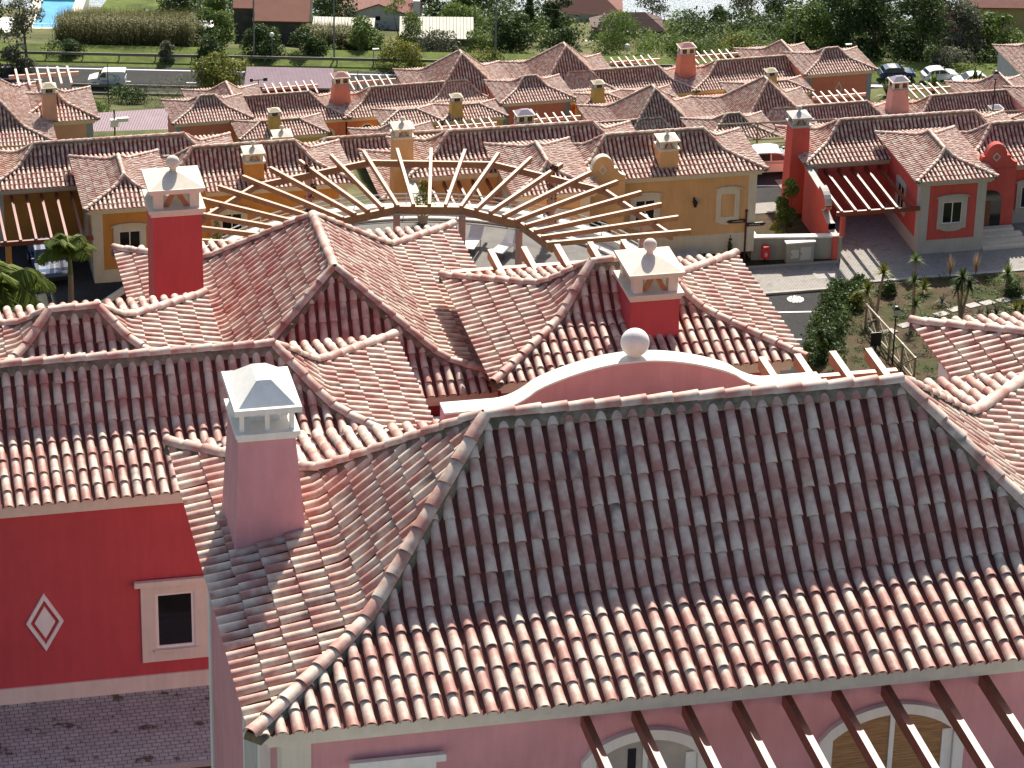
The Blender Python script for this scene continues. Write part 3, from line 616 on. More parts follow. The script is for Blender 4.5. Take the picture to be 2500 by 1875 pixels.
# ------------------------------------------------------------------ the villas across the road (one design, four colours)
def villa(name, label, wx, wy, wz, zg, body, trim, ztop2=0.93, lod=1, blind=False, side_wall=True, chim2=True, lampx=None):
    th = Thing(name, label, "house", (wx, wy, zg))
    W = (wx, wx+4.56, wy, wy+7.15); M1 = (wx-4.55, wx+8.95, wy+5.56, wy+11.12); z1 = wz-0.93; M2 = (wx+3.5, wx+14.55, wy+3.15, wy+8.8); z2 = wz-0.8
    hip_roof(th, *W, wz, 'y', lod); hip_roof(th, *M1, z1, 'x', lod); hip_roof(th, *M2, z2, 'x', lod)
    for q, z in ((W, wz), (M1, z1), (M2, z2)): walls(th, *q, zg-0.4, z, body); cornice(th, *q, z, trim)
    yw = wy+0.42; zt = wz-0.36
    quoin(th, wx+0.42, yw, 1, 1, zg-0.4, zt, trim, 0.5); quoin(th, wx+4.14, yw, -1, 1, zg-0.4, zt, trim, 0.5)
    quoin(th, wx-4.13, wy+5.98, 1, 1, zg-0.4, z1-0.36, trim, 0.45); quoin(th, wx+14.13, wy+3.57, -1, 1, zg-0.4, z2-0.36, trim, 0.42)
    pl = MB().box(wx+0.92, wx+3.64, yw-0.03, yw, zg-0.4, zg+0.75); pl.box(wx+0.39, wx+0.42, yw+0.5, wy+5.9, zg-0.4, zg+0.75); pl.box(wx+4.2, wx+13.7, wy+3.54, wy+3.57, zg-0.4, zg+0.75); th.part("plinth", pl, trim)
    window(th, wx+2.28, wz-2.72, 1.12, 1.28, yw, trim); side_window(th, wy+3.5, wz-2.9, 1.1, 1.3, wx+0.42, trim)
    y2 = wy+3.57
    window(th, wx+8.0, z2-2.75, 1.1, 1.3, y2, trim)
    window(th, wx+12.58, z2-2.75, 0.75, 1.32, y2, trim, 'ogee', body if blind else GLASS, not blind, None if blind else WPAINT, 0.27)
    if lampx: wall_lamp(th, wx+lampx, y2, z2-1.75)
    yp = wy+2.0; th.part("porch_wall", MB().box(wx+4.15, wx+6.45, yp+0.02, y2-0.002, zg-0.3, wz-0.38), body); scroll_gable(th, wx+5.2, yp-0.02, yp+0.30, wz-0.2, wz+1.08, 2.5, body, body if not blind else trim, trim)
    # arched entrance: flat dark panel stands for the recess shade, timber door on it
    ax = wx+5.0; po = [(ax-0.72, zg), (ax+0.72, zg), (ax+0.72, zg+2.2)]+[(ax+0.72*cos(pi*i/10), zg+2.2+0.55*sin(pi*i/10)) for i in range(1, 10)]+[(ax-0.72, zg+2.2)]
    d = th.part("porch_shade", MB().prism(po, yp-0.02, yp+0.015), GLASS); th.part("door", MB().box(ax-0.5, ax+0.1, yp-0.035, yp-0.022, zg+0.1, zg+2.1), DWOOD, d)
    st = MB()
    for k in range(4): st.box(wx+4.2, wx+6.4+0.35*k, yp-0.5-0.42*k, yp-0.1-0.42*k if k else yp-0.04, zg-0.3, zg+0.62-0.17*k)
    th.part("steps", st, CREAM)
    # chimneys
    chimney_ball(th, wx-4.45, wy+6.95, zg-0.4, wz+1.32, 1.15, 1.25, body, trim, WOOD, 1.22)
    if chim2: chimney_ball(th, wx+9.3, wy+3.85, z2+0.05, wz+ztop2, 1.15, 1.25, body, trim, WOOD, 1.02)
    # carport pergola between the wing and the long wall
    raf = [((wx-4.05+0.78*k, wy+5.98, wz-1.42), (wx-4.05+0.78*k, wy+0.25, wz-1.46)) for k in range(6)]
    pergola(th, "carport_pergola", raf, [((wx-4.3, wy+0.42, wz-1.58), (wx+0.42, wy+0.42, wz-1.58))], DWOOD, 0.13, 0.2, 0.14, 0.24, [((wx-3.92, wy+0.42, zg+1.4 if side_wall else zg-0.3), (wx-3.92, wy+0.42, wz-1.82))], body)
    if side_wall:
        x = wx-4.3; P = [(wy+5.9, zg-0.4), (wy+5.9, wz-1.15), (wy+3.2, wz-1.4)]+[(wy+3.0-1.15*sin(pi*i/12), wz-1.9+0.75*cos(pi*i/12)*(1 if i < 6 else 0.6)) for i in range(0, 11)]
        P += [(wy+1.5, wz-2.6), (wy+1.1, wz-2.6), (wy+1.1, wz-2.95), (wy+0.7, wz-2.95), (wy+0.3, wz-3.0), (wy+0.3, zg-0.4)]
        sw = th.part("side_wall", MB().prism(P, x-0.15, x+0.15, 'x'), body); cp = MB()
        for a, b in zip(P[1:-2], P[2:-1]):
            cp.add([(x-0.19, a[0], a[1]+0.01), (x+0.19, a[0], a[1]+0.01), (x+0.19, b[0], b[1]+0.01), (x-0.19, b[0], b[1]+0.01), (x-0.19, a[0], a[1]+0.06), (x+0.19, a[0], a[1]+0.06), (x+0.19, b[0], b[1]+0.06), (x-0.19, b[0], b[1]+0.06)], [(0, 3, 2, 1), (4, 5, 6, 7), (0, 1, 5, 4), (2, 3, 7, 6), (1, 2, 6, 5), (3, 0, 4, 7)])
        th.part("coping", cp, trim, sw)
    return th
CORAL = plaster("coral_render", (0.62, 0.115, 0.095), 0.06); OCHRE = plaster("ochre_render", (0.62, 0.285, 0.075), 0.06); PEACH = plaster("peach_render", (0.70, 0.43, 0.215), 0.06); MUST = plaster("mustard_orange_render", (0.62, 0.33, 0.07), 0.06)
villa("ochre_house", "ochre house behind the left half of the round pergola, beside the slim palm", 14.35, 159.5, 230.9, 226.6, OCHRE, CREAM, side_wall=False)
villa("peach_house", "peach house with wall lamp and scroll gable beside the signpost", 36.25, 157.45, 230.9, 225.6, PEACH, CREAM, blind=True, lampx=10.7)
villa("coral_house", "coral red house at right with grey corners, slatted carport and entrance steps", 59.17, 160.18, 228.9, 224.5, CORAL, GREYTRIM, chim2=False)
villa("orange_house", "dark orange house mostly hidden between the ochre and the peach house", 32.0, 171.8, 225.0, 221.5, MUST, CREAM, side_wall=False, chim2=False)

# ------------------------------------------------------------------ the two far rows: mirrored pairs of one design
SALMON = plaster("salmon_render", (0.66, 0.235, 0.165), 0.06); ROSE = plaster("rose_render", (0.70, 0.36, 0.32), 0.06); MUSTARD = plaster("mustard_render", (0.62, 0.40, 0.125), 0.06); BEIGEP = plaster("beige_pink_render", (0.66, 0.38, 0.27), 0.06)
def far_row(ox, oy, oz, rot, body, cap, labels, small_body, small_cap, small_labels, lod, zdrop, group, sname, gname, sgroup, seen):
    U = 5.7
    def T(name, label, cat="house", grp=group): return Thing(name, label, cat, (ox, oy, oz-zdrop), rot, grp, local=True)
    z = zdrop            # local z of the wing eaves (root sits on the ground)
    zm = z-1.5
    def wing(th, x0, y0=0.0, W=6.3):
        q = (x0, x0+W, y0, y0+5.25); hip_roof(th, *q, z, 'x', lod); walls(th, *q, 0, z, body, 0.35); cornice(th, *q, z, CREAM)
        for sx, X in ((1, x0+0.35), (-1, x0+W-0.35)): quoin(th, X, y0+0.35, sx, 1, 0, z-0.36, BLUEGREY, 0.42)
        diamond(th, x0+W/2, z-1.55, 0.32, 0.66, y0+0.35, CREAM)
    def main(th, x0, x1, dz=0.0):
        q = (x0, x1, 3.2, 3.2+U); hip_roof(th, *q, zm+dz, 'x', lod); walls(th, *q, 0, zm+dz, body, 0.35); cornice(th, *q, zm+dz, CREAM)
    def tower(th, x0, x1, y1=13.05):
        q = (x0, x1, 3.2, y1); hip_roof(th, *q, zm, 'y', lod); walls(th, *q, 0, zm, body, 0.35); cornice(th, *q, zm, CREAM)
    def rear(th, x0, x1):
        q = (x0, x1, 5.2, 12.0); hip_roof(th, *q, zm, 'y', lod, (0.6, (x1-x0)/2, (x1-x0)/2, (x1-x0)/2), caps_skip=(0, 1)); walls(th, *q, 0, zm, body, 0.35); cornice(th, *q, zm, CREAM)
    def perg(th, xa, xb, name="rear_pergola"):
        n = int((xb-xa)/0.66); raf = [((xa+0.66*k, 8.6, zm+0.32), (xa+0.66*k, 11.4, zm+0.34)) for k in range(n+1)]
        pergola(th, name, raf, [((xa-0.3, 10.6, zm+0.24), (xb+0.3, 10.6, zm+0.24))], DWOODP, 0.11, 0.14, 0.12, 0.24)
    def round_win(th, x, zc, r=0.62):
        n = 20; mb = MB(); o = [(x+r*cos(2*pi*i/n), zc+r*0.8*sin(2*pi*i/n)) for i in range(n)]; i_ = [(x+0.74*(u-x), zc+0.74*(w-zc)) for u, w in o]
        mb.ring(o, i_, 3.47, 3.55); w = th.part("window", mb, CREAM); th.part("pane", MB().prism(i_, 3.52, 3.545), GLASS, w)
    def arch(th, x):
        o = [(x-0.75, 0), (x-0.75, zm-1.3)]+[(x-0.75*cos(pi*i/10), zm-1.3+0.55*sin(pi*i/10)) for i in range(1, 10)]+[(x+0.75, zm-1.3), (x+0.75, 0)]
        i_ = [(x+(u-x)*0.72, w-0.12 if w > 0.3 else w) for u, w in o]; mb = MB().ring(o, i_, 3.45, 3.55); w = th.part("archway", mb, CREAM); th.part("door", MB().prism(i_, 3.52, 3.545), DWOOD, w)
    out = []
    if 'a' in seen:
        t = T(gname, labels[0]); wing(t, -26.6, 1.1, 6.45); main(t, -24.0, -11.72); rear(t, -24.05, -17.8); perg(t, -17.3, -13.2); arch(t, -13.7); out.append(t)
    if 'b' in seen:
        t = T(gname, labels[1]); main(t, -12.27, 1.5, -0.03); tower(t, -5.9, 3.2); wing(t, 0.0); perg(t, -10.9, -6.6)
        chimney_vent(t, -11.85, 6.05, zm-0.1, z+0.98, 1.46, 1.05, body, CREAM, cap); round_win(t, -10.3, zm-1.15)
    if 'c' in seen:
        t = T(gname, labels[2]); tower(t, 3.05, 12.1); main(t, 4.6, 17.93, -0.03); perg(t, 12.6, 16.4)
    if 'd' in seen:
        t = T(gname, labels[3]); main(t, 17.45, 31.0); rear(t, 23.85, 30.05); wing(t, 26.4, 1.15, 6.4); perg(t, 18.9, 23.4)
        chimney_vent(t, 17.75, 6.05, zm-0.1, z+1.3, 1.46, 1.05, body, CREAM, cap)
    # small houses in front
    spec = [((-21.9, -2.7, 7.2, 4.0), None, (-18.9, -1.85)), ((-5.4, -2.2, 5.45, 3.75), (-10.3, -2.1, 5.05, 3.55), (-4.05, -1.75)), ((6.35, -1.75, 4.3, 3.25), (10.1, -1.4, 4.6, 3.0), (7.95, -1.2)), ((19.1, -2.05, 7.0, 3.45), None, (22.6, -1.5))]
    for k, ((A, B, chp), lab) in enumerate(zip(spec, small_labels)):
        if lab is None: continue
        t = Thing(sname, lab, "house", (ox, oy, oz-zdrop), rot, sgroup, local=True)
        for q in (A, B):
            if q is None: continue
            qq = (q[0], q[0]+q[2], q[1], q[1]+q[3]); hip_roof(t, *qq, z-0.2, 'x', lod); walls(t, *qq, 0, z-0.2, small_body, 0.3); cornice(t, *qq, z-0.2, CREAM)
        chimney_vent(t, chp[0], chp[1], z-0.4, z+1.62, 0.98, 0.8, small_body, CREAM, small_cap, 1, 1.22)
DWOODP = wood_mat("pergola_timber", (0.46, 0.30, 0.22), (0.62, 0.46, 0.36))
far_row(56.45, 250.79, 198.2, radians(2), SALMON, PINKCAP,
        ["salmon house at the left end of the farthest row, beside the lilac shed", "salmon house with a red-capped chimney left of centre in the farthest row",
         "salmon house of the farthest row with the second pointed roof, right of centre", "salmon house at the right end of the farthest row before the parked blue car"],
        MUSTARD, BEIGECAP, ["small mustard house under the left end of the salmon row", "small mustard house whose chimney stands before the long roof with the red-capped chimney",
        "small mustard house with its chimney right of the centre salmon gable", "small mustard house whose chimney stands left of the right-hand salmon gable"], 2, 5.2,
        "salmon houses in the farthest row", "mustard_house", "salmon_house", "small mustard houses before the salmon row", 'abcd')
far_row(65.6, 223.55, 205.0, radians(2), ROSE, LILACCAP,
        ["rose house of the second row at left, almost hidden by the peach house roofs", "rose house whose lilac chimney cap shows between the slats of its pergola",
         "rose house of the second row with a pointed roof between the peach and coral houses", "rose house of the second row at right with a full lilac-capped chimney"],
        ROSE, LILACCAP, [None, None, "small rose house, only its lilac chimney cap visible left of the coral house roof", "small rose house with chimney at the right edge behind the coral house"], 2, 4.6,
        "rose houses in the second row", "small_rose_house", "rose_house", "small rose houses before the second row", 'abcd')

def house_v():
    th = Thing("beige_house", "beige pink house at the left edge below the road with a plain square chimney", "house", (15, 206, 211))
    q = (14.2, 19.45, 203.9, 209.4); hip_roof(th, *q, 218.0, 'y', 2); walls(th, *q, 209, 218.0, BEIGEP, 0.35); cornice(th, *q, 218.0, CREAM); quoin(th, 19.1, 204.25, -1, 1, 209, 217.6, BLUEGREY, 0.4)
    q = (8.3, 16.4, 200.3, 211.0); hip_roof(th, *q, 218.0, 'y', 2); walls(th, *q, 209, 217.97, BEIGEP, 0.35, "side_wall"); cornice(th, *q, 218.0, CREAM, "side_cornice")
    chimney_vent(th, 16.4, 204.1, 218.0, 220.28, 0.98, 0.8, BEIGEP, CREAM, BEIGECAP, 1, 1.1)
    raf = [((X, 209.2, 218.55), (X, 212.2, 218.6)) for X in (14.9, 15.6, 16.3, 17.0, 17.65, 18.3)]
    pergola(th, "rear_pergola", raf, [((14.4, 211.5, 218.42), (19.0, 211.5, 218.42))], DWOODP, 0.14, 0.16)
    raf = [((X, 210.8, 218.5), (X, 213.8, 218.55)) for X in (9.8, 10.5, 11.2, 11.9, 12.6, 13.3)]
    pergola(th, "side_pergola", raf, [((9.3, 213.2, 218.38), (13.7, 213.2, 218.38))], DWOODP, 0.14, 0.16)
house_v()
# ------------------------------------------------------------------ terrain, roads, sea
PY = np.array([(-80, 268), (56.5, 265.7), (60, 262.4), (70, 262), (76, 256), (128, 231), (146, 224.35), (178, 224.35), (181, 221.4), (190, 219.5), (216, 200.5), (238, 200.2), (245, 193.1), (268, 192.8), (400, 150)], float)
PB = np.array([(200, 200), (262, 193), (276, 184), (300, 179), (328, 168.6), (336, 166.1), (341.5, 165.3), (350, 165.2), (354, 164.6), (390, 154.0), (424, 144.5), (445, 132), (520, 60), (560, 10), (600, -10), (700, -12)], float)
def sm(t): t = np.clip(t, 0, 1); return t*t*(3-2*t)
def tz(x, y):
    b = sin(PSI)*x+cos(PSI)*y
    z1 = np.interp(y, PY[:, 0], PY[:, 1])+2.2*sm((34-x)/10)*sm((y-140)/8)*sm((176-y)/4)
    z2 = np.interp(b, PB[:, 0], PB[:, 1]); w = sm((y-262)/6); return z1*(1-w)+z2*w
def RG(a, b): return (a*r_[0]+b*g_[0], a*r_[1]+b*g_[1])
def build_ground():
    xs = np.concatenate([np.arange(-700, -120, 20), np.arange(-120, 240, 2.5), np.arange(240, 800, 20)]); ys = np.arange(-60, 760, 2.0)
    X, Y = np.meshgrid(xs, ys, indexing='ij'); Z = tz(X, Y); b = sin(PSI)*X+cos(PSI)*Y
    Z = Z+np.where(b > 356, 0.35*np.sin(X*0.31+1)*np.sin(Y*0.27), 0)
    V = np.stack([X, Y, Z], -1).reshape(-1, 3); i = np.arange(V.shape[0]).reshape(X.shape)
    o = link_mesh("ground", V, np.stack([i[:-1, :-1], i[1:, :-1], i[1:, 1:], i[:-1, 1:]], -1).reshape(-1, 4), SCRUBG); o['kind'] = 'structure'
build_ground()
def sheet(name, poly, z, mat, kind='structure', thick=None):
    mb = MB(); P = [(p[0], p[1], z if len(p) == 2 else p[2]) for p in poly]
    if thick: n = len(P); mb.add(P+[(p[0], p[1], p[2]-thick) for p in P], [tuple(range(n))]+[((i+1) % n, i, n+i, n+(i+1) % n) for i in range(n)])
    else: mb.add(P, [tuple(range(len(P)))])
    return single(name, mb, mat, kind=kind)
# sea
mt, nt, b_ = new_mat("sea_water"); b_.inputs['Base Color'].default_value = (0.06, 0.13, 0.19, 1); b_.inputs['Roughness'].default_value = 0.36; b_.inputs['Specular IOR Level'].default_value = 1.0
n_ = noise(nt, 0.05, 8, 0.75); bump(nt, b_, n_.outputs[0], 1.0, 3.0)
sheet("sea", [(-6000, 500), (6000, 500), (6000, 9000), (-6000, 9000)], 0.0, mt)
# lane in front of the villas, side lane, yards
sheet("lane", [(34, 138), (54.3, 138), (54.3, 157.1), (34, 157.1)], 224.36 if False else 224.40, ASPHALT)
sheet("side_lane", [(51.2, 168.9), (90, 168.9), (90, 175.6), (51.2, 175.6)], 224.41, ASPHALT)
sheet("drive", [(54.9, 157.2), (90, 157.2), (90, 172.0), (54.9, 172.0)], 224.46, PAVE2); sheet("pavement", [(44.0, 157.2), (54.85, 157.2), (54.85, 160.2), (44.0, 160.2)], 224.50, PAVE2, thick=0.14)
sheet("kerb", [(44.0, 157.0), (54.9, 157.0), (54.9, 157.19), (44.0, 157.19)], 224.52, CONCRETE, thick=0.15)
sheet("planting_bed", [(44.0, 160.45), (55.0, 160.30), (55.0, 162.6), (44.0, 162.6)], 224.56, SOIL, thick=0.2); sheet("kerb", [(44.0, 160.22), (55.0, 160.21), (55.0, 160.28), (44.0, 160.43)], 224.62, CONCRETE, thick=0.2)
sheet("lawn", [(50.9, 163.2), (56, 163.2), (56, 167.4), (50.9, 167.4)], 224.47, SOIL); sheet("pavement", [(50.9, 167.4), (56, 167.4), (56, 168.85), (50.9, 168.85)], 224.50, PAVE2, thick=0.1)
sheet("yard", [(-10, 146), (20.5, 146), (20.5, 172), (-10, 172)], 226.64, ASPHALT)
yp = MB().add([(13.2, 152.5, 226.7), (17.5, 154.5, 226.75), (17.5, 158.6, 226.75), (16.06, 158.43, 226.75), (13.94, 155.9, 226.75)], [(0, 1, 2, 3, 4)]); single("planting_bed", yp, SOIL, kind='structure')
for i, (p, q) in enumerate((((49.7, 154.87), (52.2, 154.54)), ((49.1, 151.6), (50.3, 151.42)), ((45.2, 155.5), (47.7, 155.15)), ((52.9, 171.55), (55.2, 171.2)), ((57.5, 170.9), (60, 170.6)))):
    d = Vector((q[0]-p[0], q[1]-p[1])).normalized(); nrm = Vector((-d.y, d.x))*0.07
    single("road_marking", MB().add([(p[0]+nrm.x, p[1]+nrm.y, 224.418), (p[0]-nrm.x, p[1]-nrm.y, 224.418), (q[0]-nrm.x, q[1]-nrm.y, 224.418), (q[0]+nrm.x, q[1]+nrm.y, 224.418)], [(0, 1, 2, 3)]), ROADPAINT, kind='structure')
# cobble ring round a manhole
mb = MB(); random.seed(3)
for rr, n in ((0.06, 5), (0.17, 10), (0.29, 16), (0.40, 22)):
    for k in range(n):
        a = 2*pi*(k+0.5*random.random())/n; x, y = 51.4+rr*cos(a)*1.02, 156.22+rr*sin(a); mb.box(x-0.042, x+0.042, y-0.042, y+0.042, 224.40, 224.425+random.random()*0.01)
tag(single("manhole_cover", mb, ROADPAINT), "round patch of pale cobbles around a manhole in the grey road", "manhole cover")
sheet("utility_cover", [(53.2, 158.35), (54.4, 158.2), (54.5, 159.2), (53.3, 159.35)], 224.512, CONCRETE)
# cobbled path and dark lane below the red house
sheet("path", [(-8, 53.1), (11.5, 53.1), (11.5, 55.76), (-8, 55.76)], 265.80, PAVE); sheet("kerb", [(-8, 52.96), (11.5, 52.96), (11.5, 53.095), (-8, 53.095)], 265.82, CONCRETE, thick=0.2)
sheet("lane", [(-10, 34), (11.5, 34), (11.5, 52.95), (-10, 52.95)], 265.74, ASPHALT)

# ------------------------------------------------------------------ foliage
def leaf_arrays(blobs, n, size, seed, flat=0.0, asp=1.7, hang=0.0):
    rg = np.random.default_rng(seed); B = np.array(blobs, float); w = (B[:, 3]*B[:, 4]*B[:, 5])**0.66; w /= w.sum()
    k = rg.choice(len(B), n, p=w); dv = rg.normal(size=(n, 3)); dv /= np.linalg.norm(dv, axis=1)[:, None]; dv[:, 2] = np.where(dv[:, 2] < -0.55, -dv[:, 2], dv[:, 2])
    rad = (0.45+0.55*rg.random(n)**0.6)*(1+0.10*rg.normal(size=n)); P = B[k, :3]+dv*rad[:, None]*B[k, 3:6]
    nr = dv*0.7+rg.normal(size=(n, 3))*0.7; nr[:, 2] += flat; nr /= np.linalg.norm(nr, axis=1)[:, None]
    t = np.cross(nr, rg.normal(size=(n, 3))); t[:, 2] -= hang; t /= np.linalg.norm(t, axis=1)[:, None]; s = np.cross(nr, t)
    L = size*(0.6+0.8*rg.random(n)); W = L/asp
    V = np.stack([P-t*L[:, None]/2, P+s*W[:, None]/2, P+t*L[:, None]/2, P-s*W[:, None]/2], 1).reshape(-1, 3)
    bl = rg.random(len(B)); tv = np.clip(0.15+0.45*bl[k]+0.45*rg.random(n), 0, 1); T = np.repeat(np.stack([tv, tv, tv, np.ones(n)], 1), 4, 0)
    return V, np.arange(4*n).reshape(n, 4), T
def merge(parts):
    V, F, T, o = [], [], [], 0
    for v, f, t in parts: V.append(v); F.append(f+o); T.append(t); o += len(v)
    return np.concatenate(V), np.concatenate(F), np.concatenate(T)
def blade_arrays(bases, length, width, seed, spread=0.3, droop=0.5, up=1.0, seg=3):
    """many narrow arching blades; bases Nx3"""
    rg = np.random.default_rng(seed); n = len(bases); az = rg.random(n)*2*pi; L = length*(0.65+0.5*rg.random(n)); sp_ = spread*(0.3+rg.random(n))
    d = np.stack([np.cos(az), np.sin(az), np.zeros(n)], 1); sd = np.stack([-np.sin(az), np.cos(az), np.zeros(n)], 1)
    ring = []
    for j in range(seg+1):
        q = j/seg; c = bases+d*(sp_*L*q)[:, None]; c[:, 2] += up*L*q*np.sqrt(np.maximum(0.05, 1-sp_**2))-droop*L*q*q*sp_; w = width*(1-0.85*q*q); ring.append(np.stack([c-sd*w/2, c+sd*w/2], 1))
    V = np.stack(ring, 1).reshape(n, -1, 3); m_ = V.shape[1]; ids = np.arange(n*m_).reshape(n, m_)
    F = np.concatenate([np.stack([ids[:, 2*j], ids[:, 2*j+1], ids[:, 2*j+3], ids[:, 2*j+2]], 1) for j in range(seg)]); tv = rg.random(n); T = np.repeat(np.stack([tv, tv, tv, np.ones(n)], 1), m_, 0)
    return V.reshape(-1, 3), F, T
def crown_blobs(seed, h, w, n=9, base=0.25, kind='round'):
    rg = random.Random(seed); out = []
    for i in range(n):
        t = base+(1-base)*(i+0.5)/n; prof_ = {'round': sqrt(max(0.05, 1-((t-0.58)/0.5)**2)), 'cone': 1.05*(1.02-t)**0.8, 'open': 0.55+0.45*sin(pi*t), 'bush': sqrt(max(0.1, 1-t*t*0.9))}[kind]
        a = rg.random()*2*pi+i*2.4; rr = w/2*prof_*(0.55 if kind != 'cone' else 0.2); s = w/2*(0.42+0.2*rg.random())*(prof_ if kind == 'cone' else 0.6+0.4*prof_)
        out.append((rr*cos(a), rr*sin(a), h*t, s, s, s*(0.75 if kind != 'cone' else 1.1)))
    return out
def plant(name, label, cat, x, y, h, w, mat, seed, kind='round', n=1500, leaf=0.32, trunk=True, base=0.25, group=None, z=None, trunk_r=None, nb=9, asp=1.7, hang=0.0, bark=None):
    z = float(tz(x, y)) if z is None else z; root = bpy.data.objects.new(name, None); C.objects.link(root); root.location = (x, y, z); tag(root, label, cat, group)
    bl = crown_blobs(seed, h, w, nb, base, kind); V, F, T = leaf_arrays(bl, int(n*1.7), leaf*1.08, seed, 0.15, asp, hang); link_mesh("crown", V, F, mat, root, tint=T)
    if trunk:
        tr = trunk_r or h*0.022; rg = random.Random(seed+5); mb = MB(); pts = [(0, 0, -0.3)]; th_ = h*max(0.35, base+0.25)
        for j in range(1, 5): pts.append((pts[-1][0]+rg.uniform(-.04, .04)*h, pts[-1][1]+rg.uniform(-.04, .04)*h, th_*j/4))
        mb.path(pts, [tr*1.3, tr*1.1, tr, tr*0.8, tr*0.6], 7); top = pts[-2]
        for b in bl[1::2]: mb.tube(top if b[2] > top[2] else pts[2], (b[0]*0.9, b[1]*0.9, b[2]), tr*0.5, tr*0.15, 5)
        link_mesh("trunk", [tuple(p) for p in mb.v], mb.f, bark or BARK, root)
    return root
def stuff_leaves(name, parts, mat):
    V, F, T = merge(parts) if isinstance(parts, list) else parts; o = link_mesh(name, V, F, mat, None, tint=T); o['kind'] = 'stuff'; return o

# far vegetation across the main road (a = sideways, b = distance from the viewer)
def farplant(name, label, cat, a, b, *args, **kw): x, y = RG(a, b); return plant(name, label, cat, x, y, *args, **kw)
farplant("tree", "thin open tree at the left edge standing before the swimming pool", "tree", -54.0, 350, 7.2, 5.2, LEAF_GY, 11, 'open', 1300, 0.26, base=0.35, trunk_r=0.14)
farplant("tree", "dark evergreen at the far left edge of the road", "tree", -58.5, 352, 6.5, 5, LEAF_DK, 12, 'round', 1800, 0.3)
farplant("bush", "round grey green bush at the left edge beside the road rail", "bush", -54.6, 346.5, 3.0, 4.2, LEAF_GY, 13, 'bush', 1300, 0.25, trunk=False, base=0.05)
farplant("bush", "dark bush at the left edge behind the white pergola slats", "bush", -58.0, 345, 3.4, 4, LEAF_DK, 14, 'bush', 1300, 0.27, trunk=False, base=0.05)
farplant("hedge", "low clipped dark hedge under the pool terrace", "hedge", -50.2, 352.5, 1.5, 5.0, LEAF_DK, 15, 'bush', 1200, 0.22, trunk=False, base=0.05)
farplant("bush", "small round bush alone on the verge behind the white van", "bush", -38.6, 351, 2.3, 2.2, LEAF_GY, 16, 'bush', 900, 0.22, trunk=False, base=0.08)
farplant("bush", "broad dark bush on the verge left of the tall pole", "bush", -33.5, 351.5, 2.8, 4.4, LEAF_DK, 17, 'bush', 1500, 0.24, trunk=False, base=0.05)
farplant("tree", "yellow green tree overhanging the near side of the main road", "tree", -31.6, 338.5, 4.3, 6.6, LEAF_YL, 18, 'round', 3600, 0.26, base=0.2)
farplant("hedge", "big dark green hedge in front of the stone house", "hedge", -28.5, 354, 3.4, 5.6, LEAF_DK, 19, 'bush', 2200, 0.28, trunk=False, base=0.05)
farplant("hedge", "dark green shrubbery right of the stone house by the street lamp", "hedge", -23.6, 354.5, 3.3, 4.8, LEAF_DK, 20, 'bush', 1700, 0.28, trunk=False, base=0.05)
farplant("tree", "feathery light green tree in front of the white house", "tree", -13.4, 364, 6.2, 4.8, LEAF_MD, 21, 'round', 2600, 0.24, base=0.15, asp=3.0, hang=0.8)
farplant("bush", "round bush with yellow new leaves by the road below the feathery tree", "bush", -12.9, 351, 2.7, 5.6, LEAF_YL, 22, 'bush', 2000, 0.22, trunk=False, base=0.05)
farplant("tree", "mid green tree behind the cream greenhouse roof", "tree", -6.6, 378, 4.8, 6.4, LEAF_MD, 23, 'round', 2000, 0.3, base=0.15)
farplant("cypress", "dark cypress, left one of the pair under the red roofs", "tree", 1.2, 392, 6.5, 3.8, LEAF_DK, 24, 'cone', 2000, 0.3, base=0.05)
farplant("cypress", "dark rounded cypress, right one of the pair under the red roofs", "tree", 4.8, 390, 5.4, 4.2, LEAF_DK, 25, 'round', 2000, 0.3, base=0.05)
farplant("tree", "dense dark green tree with bare trunk behind the tall thin pole", "tree", -0.6, 361, 4.9, 5.2, LEAF_DK, 26, 'round', 2400, 0.28, base=0.35, trunk_r=0.16)
farplant("bush", "grey green bushes below the edge of the greenhouse roof", "bush", -8.8, 359, 2.6, 6.4, LEAF_GY, 27, 'bush', 1700, 0.24, trunk=False, base=0.05)
farplant("bush", "dusky bush between the greenhouse and the dense dark tree", "bush", -4.6, 361, 2.7, 4.6, LEAF_MD, 28, 'bush', 1300, 0.24, trunk=False, base=0.05)
farplant("bush", "sunny bush at the foot of the dense dark tree", "bush", -3.6, 352, 1.5, 5.4, LEAF_YL, 281, 'bush', 1100, 0.2, trunk=False, base=0.05)
farplant("bush", "very large feathery green bush behind the white globe lamp", "bush", 11.4, 362, 5.4, 7.2, LEAF_MD, 29, 'bush', 3000, 0.26, trunk=False, base=0.05, asp=2.6)
farplant("tree", "small tree dark against the bright sea, left of the sea gap", "tree", 17.5, 424, 4.2, 5.0, LEAF_GY, 31, 'open', 900, 0.26, base=0.2)
farplant("tree", "loose dark tree against the bright sea right of the gap", "tree", 29.5, 418, 5.2, 5.2, LEAF_GY, 32, 'open', 1200, 0.28, base=0.2)
farplant("bush", "round dark bush on the skyline between two seaside trees", "bush", 25.8, 412, 2.9, 3.4, LEAF_DK, 33, 'bush', 1200, 0.26, trunk=False, base=0.05)
farplant("tree", "rounded dark tree on the skyline left of the wood", "tree", 33.4, 408, 4.4, 5.2, LEAF_DK, 34, 'round', 1600, 0.3, base=0.1)
wl = ["dense evergreen at the left end of the wood at right", "tall evergreen of the wood behind the right salmon gable", "tall evergreen in the middle of the wood at right", "spreading evergreen of the wood behind the parked blue car", "dull green tree of the wood above the parked white cars", "pale leafed tree of the wood beside the red roofed corner house"]
